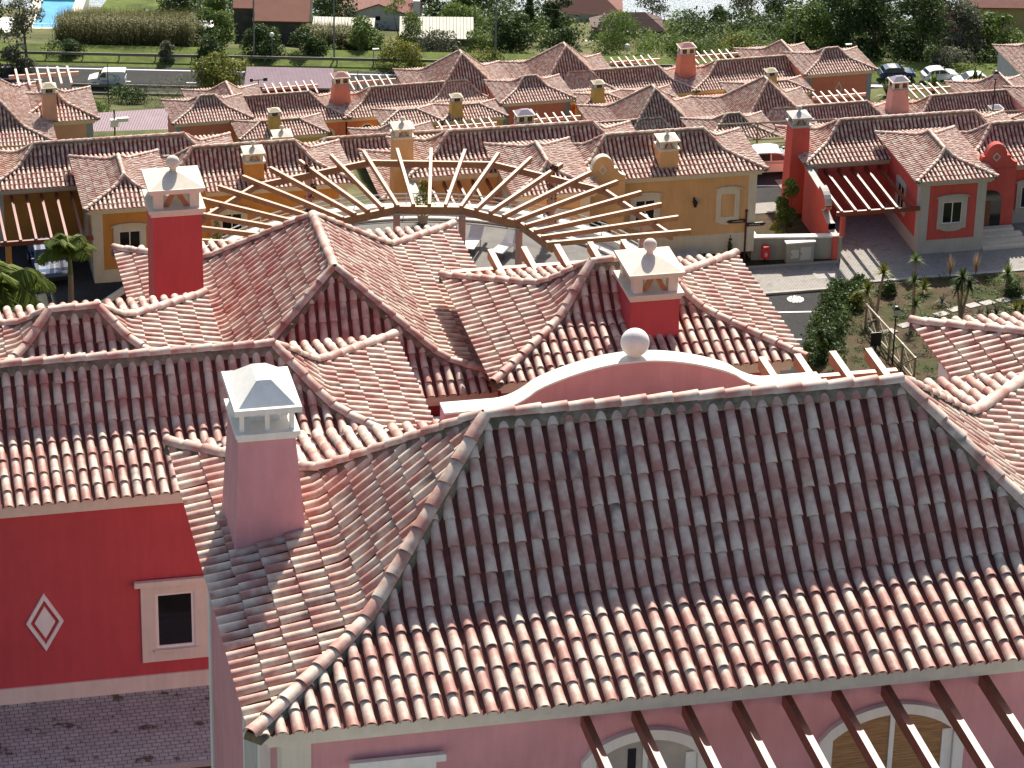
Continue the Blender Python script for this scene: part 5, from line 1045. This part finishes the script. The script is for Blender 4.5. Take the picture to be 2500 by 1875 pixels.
for lab, R, a, f, c in (("pale sun lounger left of the right inner post of the round pergola", 8.3, 63.5, -27, CANVAS), ("pale sun lounger right of the right inner post of the round pergola", 8.4, 52.0, -38, CANVAS), ("pale sun lounger beside the left inner post of the round pergola", 8.2, 101, 12, CANVAS),
                        ("dark mesh sun lounger at the left by the slim potted tree", 10.2, 132, 42, DARKMESH), ("grey sun lounger behind the red roof ridge at the left of the terrace", 9.8, 118, 28, DARKMESH), ("pale sun lounger half hidden behind the tile ridge at left", 8.4, 112, 24, CANVAS)): lounger(lab, R, a, f, c)

# ------------------------------------------------------------------ verge in front of the peach and the coral house
GREYWALL = plaster("grey_wall_render", (0.36, 0.36, 0.33), 0.06)
t = Thing("garden_wall", "low grey garden wall with white coping between the peach and the coral house", "wall", (50.4, 161.2, 224.5))
t.part("wall", MB().add([(50.36, 161.2, 224.3), (55.25, 160.55, 224.3), (55.25, 160.85, 224.3), (50.4, 161.5, 224.3), (50.36, 161.2, 225.84), (55.25, 160.55, 225.84), (55.25, 160.85, 225.84), (50.4, 161.5, 225.84)], [(0, 3, 2, 1), (4, 5, 6, 7), (0, 1, 5, 4), (1, 2, 6, 5), (2, 3, 7, 6), (3, 0, 4, 7)]), GREYWALL)
t.part("coping", MB().beam((50.3, 161.36, 225.93), (55.3, 160.69, 225.93), 0.4, 0.09), WHITE); t.part("side_wall", MB().box(50.36, 50.66, 161.51, 163.6, 224.3, 225.84), GREYWALL); t.part("side_coping", MB().box(50.3, 50.72, 161.56, 163.6, 225.842, 225.92), WHITE)
t = Thing("utility_cabinet", "grey masonry meter box with two pale doors in front of the garden wall", "utility cabinet", (52.8, 160.7, 224.5))
t.part("body", MB().box(52.13, 53.66, 160.42, 160.78, 224.3, 225.72), GREYWALL); t.part("roof", MB().box(52.06, 53.73, 160.36, 160.84, 225.72, 225.79), WHITE)
PDOOR = simple("pale_door", (0.50, 0.51, 0.49), 0.6, var=0.05)
for a, b_, c, d in ((52.35, 52.80, 224.85, 225.35), (52.90, 53.50, 224.72, 225.47)): w = t.part("door", MB().box(a, b_, 160.39, 160.418, c, d), PDOOR); t.part("handle", MB().box(a+0.03, a+0.06, 160.372, 160.388, (c+d)/2-0.05, (c+d)/2+0.05), BLACKMETAL, w)
PBRED = simple("post_box_red", (0.62, 0.02, 0.03), 0.35, var=0.05)
t = Thing("post_box", "red post box on a dark post with a white emblem", "post box", (51.02, 160.75, 224.5))
t.part("post", MB().tube((51.02, 160.75, 224.4), (51.02, 160.75, 224.85), 0.07, 0.07, 8), BLACKMETAL)
bx = t.part("box", MB().prism([(50.83, 224.85), (51.21, 224.85), (51.23, 225.45), (51.17, 225.56), (50.87, 225.56), (50.81, 225.45)], 160.6, 160.92), PBRED)
em = MB()
for z in (225.0, 225.08, 225.16): em.box(50.955, 51.085, 160.588, 160.598, z, z+0.035)
em.box(50.955, 50.99, 160.588, 160.598, 225.115, 225.16); em.box(51.05, 51.085, 160.588, 160.598, 225.035, 225.08); t.part("emblem", em, WPAINT, bx); t.part("slot", MB().box(50.9, 51.14, 160.588, 160.598, 225.38, 225.41), BLACKMETAL, bx)
SIGNW = simple("sign_maroon", (0.10, 0.025, 0.02), 0.5)
t = Thing("signpost", "maroon signpost with two black arrow boards beside the peach house corner", "signpost", (49.95, 161.2, 224.5))
sx, sy = 49.9, 160.95
t.part("post", MB().tube((sx, sy, 224.4), (sx, sy, 227.55), 0.055, 0.05, 10), SIGNW); t.part("finial", MB().sphere((sx, sy, 227.62), 0.09, 12, 8), SIGNW, smooth=True)
for s, z in ((-1, 227.05), (1, 226.8)):
    o = [(sx+s*0.06, z-0.1), (sx+s*0.95, z-0.1), (sx+s*1.12, z), (sx+s*0.95, z+0.1), (sx+s*0.06, z+0.1)]
    bd = t.part("arrow_board", MB().prism(o if s > 0 else o[::-1], sy-0.03, sy+0.03), BLACKMETAL); lt = MB(); random.seed(5)
    xx = 0.18
    for k in range(9):
        w = random.choice([0.035, 0.045, 0.05]); lt.box(*sorted((sx+s*xx, sx+s*(xx+w))), sy-0.036, sy-0.031, z-0.03, z+random.choice([0.02, 0.03, 0.05])); xx += w+0.025
    t.part("lettering", lt, CURTAIN, bd)
plant("shrub", "slender dark shrub against the peach house wall left of the signpost", "shrub", 49.0, 160.75, 1.9, 0.75, LEAF_DK, 101, 'cone', 700, 0.13, trunk=False, base=0.03, z=224.5)
plant("shrub", "light leafed shrub growing beside the coral chimney wall", "shrub", 53.4, 164.6, 3.0, 1.5, LEAF_MD, 102, 'round', 1400, 0.14, base=0.1, z=224.45)
plant("shrub", "small light shrub on the lawn behind the garden wall", "shrub", 52.4, 163.3, 1.2, 1.1, LEAF_YL, 103, 'bush', 600, 0.13, trunk=False, base=0.05, z=224.45)
# rustic log fence and lantern behind the coral house
def log_fence(label, pts, h, loc, group=None, rails=True):
    t = Thing("log_fence", label, "fence", loc); rm = MB(); bm = MB()
    for (a, b) in zip(pts[:-1], pts[1:]):
        A = Vector(a); B = Vector(b); up = Vector((0, 0, h)); rm.tube(A+up, B+up, 0.055, 0.055, 7); rm.tube(A+up*0.15, B+up*0.15, 0.045, 0.045, 7); bm.tube(A+up*0.15, B+up*0.97, 0.04, 0.04, 6); bm.tube(A+up*0.97, B+up*0.15, 0.04, 0.04, 6)
    t.part("rail", rm, LOG); t.part("cross_brace", bm, LOG)
    for a in pts: t.part("post", MB().tube((a[0], a[1], a[2]-0.3), (a[0], a[1], a[2]+h+0.05), 0.06, 0.06, 8), LOG)
log_fence("log fence with cross braces along the lane behind the coral house", [(53.2+2.35*k, 178.0-0.12*k, 224.35) for k in range(10)], 1.25, (53, 178, 224.3))
def lantern_post(label, x, y, z, h):
    t = Thing("lantern_post", label, "lamp post", (x, y, z)); t.part("post", MB().tube((x, y, z-0.2), (x, y, z+h-0.45), 0.05, 0.035, 10), BLACKMETAL)
    ln = t.part("lantern", MB().frustum(x-0.10, x+0.10, y-0.10, y+0.10, z+h-0.42, x-0.17, x+0.17, y-0.17, y+0.17, z+h-0.06), PALEGL)
    t.part("lantern_roof", MB().frustum(x-0.19, x+0.19, y-0.19, y+0.19, z+h-0.059, x-0.06, x+0.06, y-0.06, y+0.06, z+h+0.08).box(x-0.12, x+0.12, y-0.12, y+0.12, z+h-0.46, z+h-0.421), BLACKMETAL, ln)
PALEGL = simple("lantern_glass", (0.45, 0.48, 0.46), 0.2, var=0.1)
lantern_post("black lantern post behind the coral house roof", 70.0, 177.6, 224.35, 3.6); lantern_post("black lantern post beside the log fence in the garden", 52.95, 144.9, 225.9, 3.1)

# ------------------------------------------------------------------ terraced garden at right
gz = lambda y: 224.6+0.11*(157.2-y)
out = [(54.4, 157.2), (52.7, 154.3), (51.4, 151.8), (50.0, 148.6), (49.0, 145.5), (49.0, 136), (78, 136), (78, 157.2)]
mb = MB(); n = len(out); mb.add([(x, y, gz(y)) for x, y in out]+[(x, y, 222.5) for x, y in out], [tuple(range(n))]+[((i+1) % n, i, n+i, n+(i+1) % n) for i in range(n)]); single("garden_bed", mb, SOIL, kind='structure')
mb = MB().beam((54.5, 157.2, 224.68), (78, 157.2, 224.68), 0.22, 0.3); tag(single("stone_edging", mb, CONCRETE), "pale stone edging along the top of the planted garden", "kerb")
rg = np.random.default_rng(33)
ivy = []
for i in range(260):
    q = rg.random(); k = int(q*4.2); a, b = out[min(k, 4)], out[min(k, 4)+1]; f = rg.random(); x = a[0]+(b[0]-a[0])*f; y = a[1]+(b[1]-a[1])*f; z = rg.uniform(223.0, gz(y)+0.25); s = rg.uniform(0.3, 0.62); ivy.append((x+rg.uniform(-.2, 1.3), y+rg.uniform(-.4, .4), z if i % 2 else gz(y)+rg.uniform(-.1, .35), s, s, s))
stuff_leaves("ivy", leaf_arrays(ivy, 30000, 0.15, 34), LEAF_DK)
bl = []
for i in range(520):
    x = rg.uniform(51, 70); y = rg.uniform(140, 157); s = rg.uniform(0.10, 0.32)
    if x < 54.4-(157.2-y)*0.5+0.6: continue
    bl.append((x, y, gz(y)+0.02, s*1.6, s*1.6, s*0.6))
stuff_leaves("ground_cover", leaf_arrays(bl, 22000, 0.11, 35, 0.6, 2.4), LEAF_DK)
def yucca(label, x, y, heads, seed, mat=LEAF_MD, L=0.62, nb=70, cat="yucca", plume=False):
    z = gz(y); t = Thing("yucca", label, cat, (x, y, z), group=None); tm = MB(); parts = []
    for (dx, dy, h) in heads:
        if h > 0.3: tm.path([(x, y, z-0.1), (x+dx*0.5, y+dy*0.5, z+h*0.5), (x+dx, y+dy, z+h)], [0.09, 0.07, 0.06], 7)
        b = np.tile(np.array([[dx, dy, max(h, 0.05)]]), (nb, 1)); parts.append(blade_arrays(b, L, 0.055, seed+int(h*10), 0.95, 0.55, 0.9)); parts.append(blade_arrays(b[:nb//2], L, 0.055, seed+7+int(h*10), 0.4, 0.2, 1.0))
    V, F, T = merge(parts); link_mesh("leaves", V, F, mat, t.root, tint=T)
    if tm.v: t.part("trunk", tm, PALE)
    if plume:
        b = np.array([[heads[0][0]+s*0.7, heads[0][1], heads[0][2]+0.1] for s in (-1, 1) for _ in range(60)]); V, F, T = blade_arrays(b, 1.3, 0.03, seed+3, 0.22, 0.5); link_mesh("flower_plume", V, F, PLUME, t.root, tint=T)
PLUME = leaf_mat("dry_plume", [(0, (0.20, 0.12, 0.07)), (1, (0.42, 0.30, 0.20))])
yucca("two headed yucca tree at the left of the garden", 54.2, 151.4, [(0.35, 0.2, 2.5), (-0.55, -0.1, 1.7)], 1, LEAF_YL, 0.72, 90); yucca("slim yucca tree with two stacked heads in the garden", 56.0, 150.7, [(0.1, 0.5, 3.2), (-0.05, 0.1, 2.2), (0.1, 0, 0.9)], 2, LEAF_MD, 0.55, 60)
yucca("small yellow green yucca beside the garden edge", 58.0, 154.8, [(0, 0, 0.25)], 3, LEAF_YL, 0.75, 70); yucca("dracaena tree with two dry flower plumes", 58.5, 150.4, [(0, 0.2, 2.3), (-0.3, 0, 1.8), (0.35, 0, 1.9)], 4, LEAF_DK, 0.7, 80, plume=True)
yucca("bushy yucca near the right edge of the garden", 62.5, 154.4, [(0, 0, 0.9), (0.2, 0.1, 0.3)], 5, LEAF_MD, 0.75, 80); yucca("grey spiky agave alone in the garden soil", 58.3, 152.7, [(0, 0, 0.2)], 6, LEAF_GY, 0.5, 40)
yucca("white green spider plant clump below the dracaena", 60.0, 150.3, [(0, 0, 0.1), (0.5, 0.2, 0.1), (-0.5, -.1, 0.1)], 7, LEAF_GY, 0.7, 60); yucca("grassy clump near the right end of the stepping stones", 61.7, 150.9, [(0, 0, 0.1), (0.4, 0.1, 0.1)], 8, LEAF_YL, 0.65, 60)
for lab, x, y, h, w, mt_, sd in (("bright yellow green shrub left of the two headed yucca", 53.7, 153.3, 0.9, 1.2, LEAF_YL, 111), ("dark shrub behind the two headed yucca", 56.0, 155.0, 0.8, 1.1, LEAF_DK, 112), ("dark shrub below the bushy yucca", 62.4, 153.1, 0.7, 1.1, LEAF_DK, 113), ("dark upright rosemary at the foot of the garden wall", 49.6, 146.2, 1.7, 0.9, LEAF_DK, 114)): plant("shrub", lab, "shrub", x, y, h, w, mt_, sd, 'bush', 700, 0.13, trunk=False, base=0.05, z=gz(y))
for i, (x, y) in enumerate(((55.4, 150.1), (56.6, 150.7), (57.8, 151.35), (58.75, 151.9), (59.85, 152.3), (60.75, 152.5), (61.75, 152.7), (62.7, 152.9), (54.3, 149.4))):
    z = gz(y)+0.03; o = single("stepping_stone", MB().box(-0.36, 0.36, -0.30, 0.30, -0.06, 0.02), CONCRETE, "flat grey slab of the stepping stone path across the garden", "stepping stone", "stepping stones in the garden"); o.location = (x, y, z); o.rotation_euler = (-0.11, 0, 0.3)
log_fence("log fence with cross braces descending beside the garden path", [(53.3-0.05*k, 150.3-2.05*k, gz(150.3-2.05*k)) for k in range(5)], 1.3, (53.3, 150, 225.3))
t = Thing("notice_board", "small black notice board beside the garden lantern", "sign", (52.7, 146.9, 225.7)); t.part("post", MB().box(52.66, 52.74, 146.87, 146.93, 225.6, 226.6), BLACKMETAL); t.part("board", MB().box(52.42, 52.98, 146.83, 146.869, 226.0, 226.75), BLACKMETAL)

# ------------------------------------------------------------------ palms in the yard of the ochre house
def palm(label, x, y, zb, h, n, L, seed, mat, trunk=True, head=None):
    t = Thing("palm_tree", label, "palm tree", (x, y, zb)); rg = np.random.default_rng(seed); VV, FF, TT, o = [], [], [], 0; st = MB()
    for k in range(n):
        az = 2*pi*k/n+rg.normal(0, 0.15); el = radians(rg.uniform(15, 65)); L_ = L*rg.uniform(0.8, 1.1); d = np.array([cos(az), sin(az), 0]); s = np.array([-sin(az), cos(az), 0]); pts = []
        for j in range(9):
            q = j/8; pts.append(d*L_*q*cos(el)*(1-0.12*q)+np.array([0, 0, h+L_*(q*sin(el)-0.62*q*q)]))
        st.path([(x+p_[0], y+p_[1], zb+p_[2]) for p_ in pts], [0.03-0.0028*j for j in range(9)], 5)
        for j in range(1, 90):
            q = j/90; p_ = np.array([np.interp(q*8, range(9), [pp[i] for pp in pts]) for i in range(3)]); ll = L_*0.34*sin(pi*min(1, q*0.9+0.1))**0.6
            for sg in (-1, 1):
                tip = p_+s*sg*ll*(0.55+0.2*rg.random())+d*ll*0.35+np.array([0, 0, -ll*rg.uniform(0.35, 0.75)]); w = d*0.05
                VV += [p_-w, p_+w, tip+w*0.3, tip-w*0.3]; FF.append((o, o+1, o+2, o+3)); tv = np.clip(0.25+0.5*rg.random()+(0.2 if rg.random() < 0.1 else 0), 0, 1); TT += [(tv, tv, tv, 1)]*4; o += 4
    link_mesh("fronds", np.array(VV), np.array(FF), mat, t.root, tint=np.array(TT)); t.part("frond_stalks", st, CANEST)
    if trunk:
        t.part("trunk", MB().path([(x, y, zb-0.3), (x, y, zb+h*0.3), (x+0.03, y, zb+h*0.62)], [0.17, 0.15, 0.13], 12), PALE); t.part("crownshaft", MB().tube((x+0.03, y, zb+h*0.62), (x, y, zb+h*1.0), 0.13, 0.09, 12), CANEST)
CANEST = simple("green_stalk", (0.14, 0.17, 0.05), 0.6)
palm("slim palm tree with a green crownshaft in front of the ochre house", 13.2, 156.3, 226.6, 3.7, 12, 2.4, 1, LEAF_PALM); palm("bright green palm at the left edge beside the slim palm", 9.6, 153.6, 226.6, 3.3, 24, 3.3, 2, LEAF_PALM); palm("second bright palm crown low at the left edge behind the tile ridge", 7.6, 151.0, 226.3, 2.7, 22, 3.2, 5, LEAF_PALM)
tag(single("low_wall", MB().beam((13.9, 155.75, 226.98), (16.2, 158.5, 226.98), 0.28, 0.5), CREAM), "low cream kerb wall beside the planting bed of the ochre house", "wall")

# ------------------------------------------------------------------ vehicles
TYRE = simple("tyre_rubber", (0.015, 0.015, 0.016), 0.85); CARGLASS = simple("car_glass", (0.02, 0.03, 0.035), 0.05, spec=0.8); HUB = simple("wheel_rim", (0.45, 0.46, 0.48), 0.35, metal=0.7)
def paint(name, c):
    mt, nt, b = new_mat(name); b.inputs['Base Color'].default_value = (*c, 1); b.inputs['Roughness'].default_value = 0.25; b.inputs['Coat Weight'].default_value = 0.6; b.inputs['Metallic'].default_value = 0.0; return mt
LAMPG = simple("lamp_glass", (0.7, 0.7, 0.68), 0.1); TAIL = simple("tail_lamp", (0.4, 0.02, 0.02), 0.2)
def car(label, x, y, z, rot, col, kind='hatch', cat="car", name="parked_car", group=None):
    t = Thing(name, label, cat, (x, y, z), rot, group, local=True)
    if kind == 'van': L, W = 4.1, 1.72; low = [(-2.05, .28), (2.0, .28), (2.05, .62), (1.98, .86), (1.45, 1.04), (0.98, 1.12), (-2.05, 1.12)]; up = [(-2.02, 1.122), (0.98, 1.122), (0.50, 1.66), (0.28, 1.80), (-1.95, 1.84), (-2.04, 1.75)]
    else: L, W = 4.0, 1.70; low = [(-1.98, .26), (1.95, .26), (2.02, .5), (1.95, .70), (1.60, .82), (0.92, .90), (-1.75, .94), (-2.0, .78)]; up = [(-1.70, .942), (0.92, .902), (0.30, 1.36), (-0.10, 1.44), (-1.0, 1.43), (-1.45, 1.28)]
    def loft(prof_, ws):
        n = len(prof_); v = []
        for s in (-1, 1):
            for i, (a, b) in enumerate(prof_): v.append((a, s*ws[i], b))
        return MB().add(v, [tuple(range(n)), tuple(range(2*n-1, n-1, -1))]+[((i+1) % n, i, n+i, n+(i+1) % n) for i in range(n)])
    zm_ = max(b for a, b in up); t.part("body", loft(low, [W/2*(0.90 if b < 0.3 else (1.0 if abs(a) < 1.9 else 0.86)) for a, b in low]), col)
    uw = [W/2*(0.97-0.17*(b-0.9)/(zm_-0.9)) for a, b in up]; t.part("cabin", loft(up, uw), col)
    gm = MB()
    for s in (-1, 1):
        Y = lambda b: s*(W/2*(0.97-0.17*(b-0.9)/(zm_-0.9))+0.004)
        def pane(q): gm.add([(a, Y(b), b) for a, b in q], [tuple(range(len(q))) if s < 0 else tuple(range(len(q)-1, -1, -1))])
        if kind == 'van': pane([(0.82, 1.16), (0.02, 1.16), (0.02, 1.66), (0.36, 1.66)])
        else: pane([(0.76, .97), (-0.28, .97), (-0.28, 1.36), (0.22, 1.33)]); pane([(-0.36, .97), (-1.35, .97), (-1.25, 1.24), (-1.0, 1.36), (-0.36, 1.37)])
    t.part("side_window", gm, CARGLASS)
    (a0, b0), (a1, b1) = (up[1], up[2]); f = lambda q: (a0+(a1-a0)*q+0.012, b0+(b1-b0)*q+0.008)
    (p, q) = (f(0.08), f(0.95)); t.part("windscreen", MB().add([(p[0], -W*0.43, p[1]), (p[0], W*0.43, p[1]), (q[0], W*0.385, q[1]), (q[0], -W*0.385, q[1])], [(0, 1, 2, 3)]), CARGLASS)
    (a0, b0), (a1, b1) = (up[0], up[-1]); t.part("rear_window", MB().add([(a0-0.01+(a1-a0)*.15, W*0.42, b0+(b1-b0)*.15), (a0-0.01+(a1-a0)*.15, -W*0.42, b0+(b1-b0)*.15), (a1-0.012-(a1-a0)*.1, -W*0.38, b1-(b1-b0)*.08), (a1-0.012-(a1-a0)*.1, W*0.38, b1-(b1-b0)*.08)], [(0, 1, 2, 3)]), CARGLASS)
    for X in (-1.25, 1.28):
        for s in (-1, 1):
            w = t.part("wheel", MB().tube((X, s*(W/2-0.20), 0.30), (X, s*(W/2+0.005), 0.30), 0.30, 0.30, 18), TYRE); t.part("rim", MB().tube((X, s*(W/2-0.02), 0.30), (X, s*(W/2+0.012), 0.30), 0.19, 0.17, 14), HUB, w)
    for s in (-1, 1): t.part("headlight", MB().sphere((1.93, s*W*0.33, 0.68), 0.12, 10, 6, sq=(0.6, 1.4, 0.8)), LAMPG, smooth=True); t.part("tail_light", MB().box(-2.03, -1.97, s*W*0.40-0.07, s*W*0.40+0.07, 0.6, 0.85), TAIL)
    for s in (-1, 1): t.part("mirror", MB().box(0.70, 0.82, *sorted((s*W*0.48, s*W*0.56)), 0.98, 1.1), BLACKMETAL)
    t.part("bumper", MB().box(1.96, 2.06, -W*0.42, W*0.42, 0.3, 0.5), BLACKMETAL)
    return t
WCAR = paint("white_car_paint", (0.74, 0.76, 0.76)); BCAR = paint("blue_car_paint", (0.03, 0.09, 0.20)); TEAL = paint("dark_blue_car_paint", (0.02, 0.06, 0.13)); SILVER = paint("silver_blue_car_paint", (0.30, 0.36, 0.42)); PALEC = paint("pale_green_car_paint", (0.60, 0.66, 0.64))
x, y = RG(-44.4, 343.2); v = car("white delivery van with a blue line drawing on its side, driving on the main road", x, y, 165.37, pi-PSI, WCAR, 'van', "van", "delivery_van")
lg = MB()
for rr, cx_ in ((0.42, -0.55), (0.30, -1.1)):
    pts = [(cx_+rr*cos(a)*1.2, 0.862, 1.15+rr*sin(a)) for a in np.linspace(0.4, 4.2, 14)]; lg.path(pts, 0.022, 5)
for yy in (0.866,): lg.box(-0.2, 0.55, yy, yy+0.01, 0.80, 0.86)
v.part("side_drawing", lg, BCAR)
x, y = RG(41.5, 350.3); car("dark blue car with a light blue sunlit roof parked behind the rail at right", x, y, 165.4, -PSI+radians(8), TEAL)
x, y = RG(46.2, 350.0); car("white car hidden behind bushes between the blue car and the hatchback", x, y, 165.4, -PSI+radians(15), WCAR); x, y = RG(49.4, 348.4); car("white hatchback parked at the right end of the rail", x, y, 165.4, pi-PSI+radians(10), WCAR)
car("dark blue car parked nose out under the carport of the ochre house", 12.55, 161.9, 226.66, -pi/2+radians(4), BCAR); car("silver blue car parked in front of the peach house left of the signpost", 46.7, 159.3, 224.52, radians(2), SILVER)
car("pale car on the side lane under the log fence", 55.2, 173.4, 224.42, radians(-4), PALEC)
# broad leaved plants between the rail and the salmon house
for i, (a, b, lab) in enumerate(((35.5, 272.5, "banana plant left of the rose chimney behind the pergola slats"), (31.6, 270.8, "young banana plant behind the right end of the salmon row"), (39.2, 273.5, "leafy banana plant below the white parked car"))):
    x, y = RG(a, b); z = float(tz(x, y)); t = Thing("banana_plant", lab, "plant", (x, y, z)); bs = np.tile(np.array([[0, 0, 1.2]]), (26, 1)); V, F, T = merge([blade_arrays(bs, 2.0, 0.42, 70+i, 0.75, 0.7, 0.9, 4), blade_arrays(bs[:10], 1.8, 0.4, 80+i, 0.3, 0.3, 1.0, 4)]); link_mesh("leaves", V, F, LEAF_MD, t.root, tint=T); t.part("stem", MB().tube((x, y, z-0.2), (x, y, z+1.3), 0.12, 0.08, 8), CANEST)
# flood light on a pole beside the beige house
t = Thing("floodlight_pole", "grey pole with a white floodlight beside the beige house wall", "floodlight", (20.6, 205.2, 208)); t.part("post", MB().tube((20.6, 205.2, 207), (20.6, 205.2, 218.1), 0.06, 0.05, 8), BLACKMETAL); t.part("head", MB().box(20.75, 21.5, 205.0, 205.25, 217.25, 217.5), WPAINT); t.part("speaker", MB().box(20.35, 20.85, 205.05, 205.35, 216.9, 217.4), WPAINT)
# shed wall antenna
x, y = RG(-26.0, 318); t = Thing("weather_station", "small weather vane mast in front of the pale lilac shed", "weather vane", (x, y, 170)); t.part("mast", MB().tube((x, y, 170), (x, y, 176.2), 0.05, 0.04, 6), BLACKMETAL); t.part("vane", MB().box(x-0.7, x+0.7, y-0.03, y+0.03, 176.1, 176.2).box(x-0.85, x-0.55, y-0.05, y+0.05, 176.0, 176.35).box(x+0.5, x+0.9, y-0.05, y+0.05, 176.0, 176.35), BLACKMETAL)
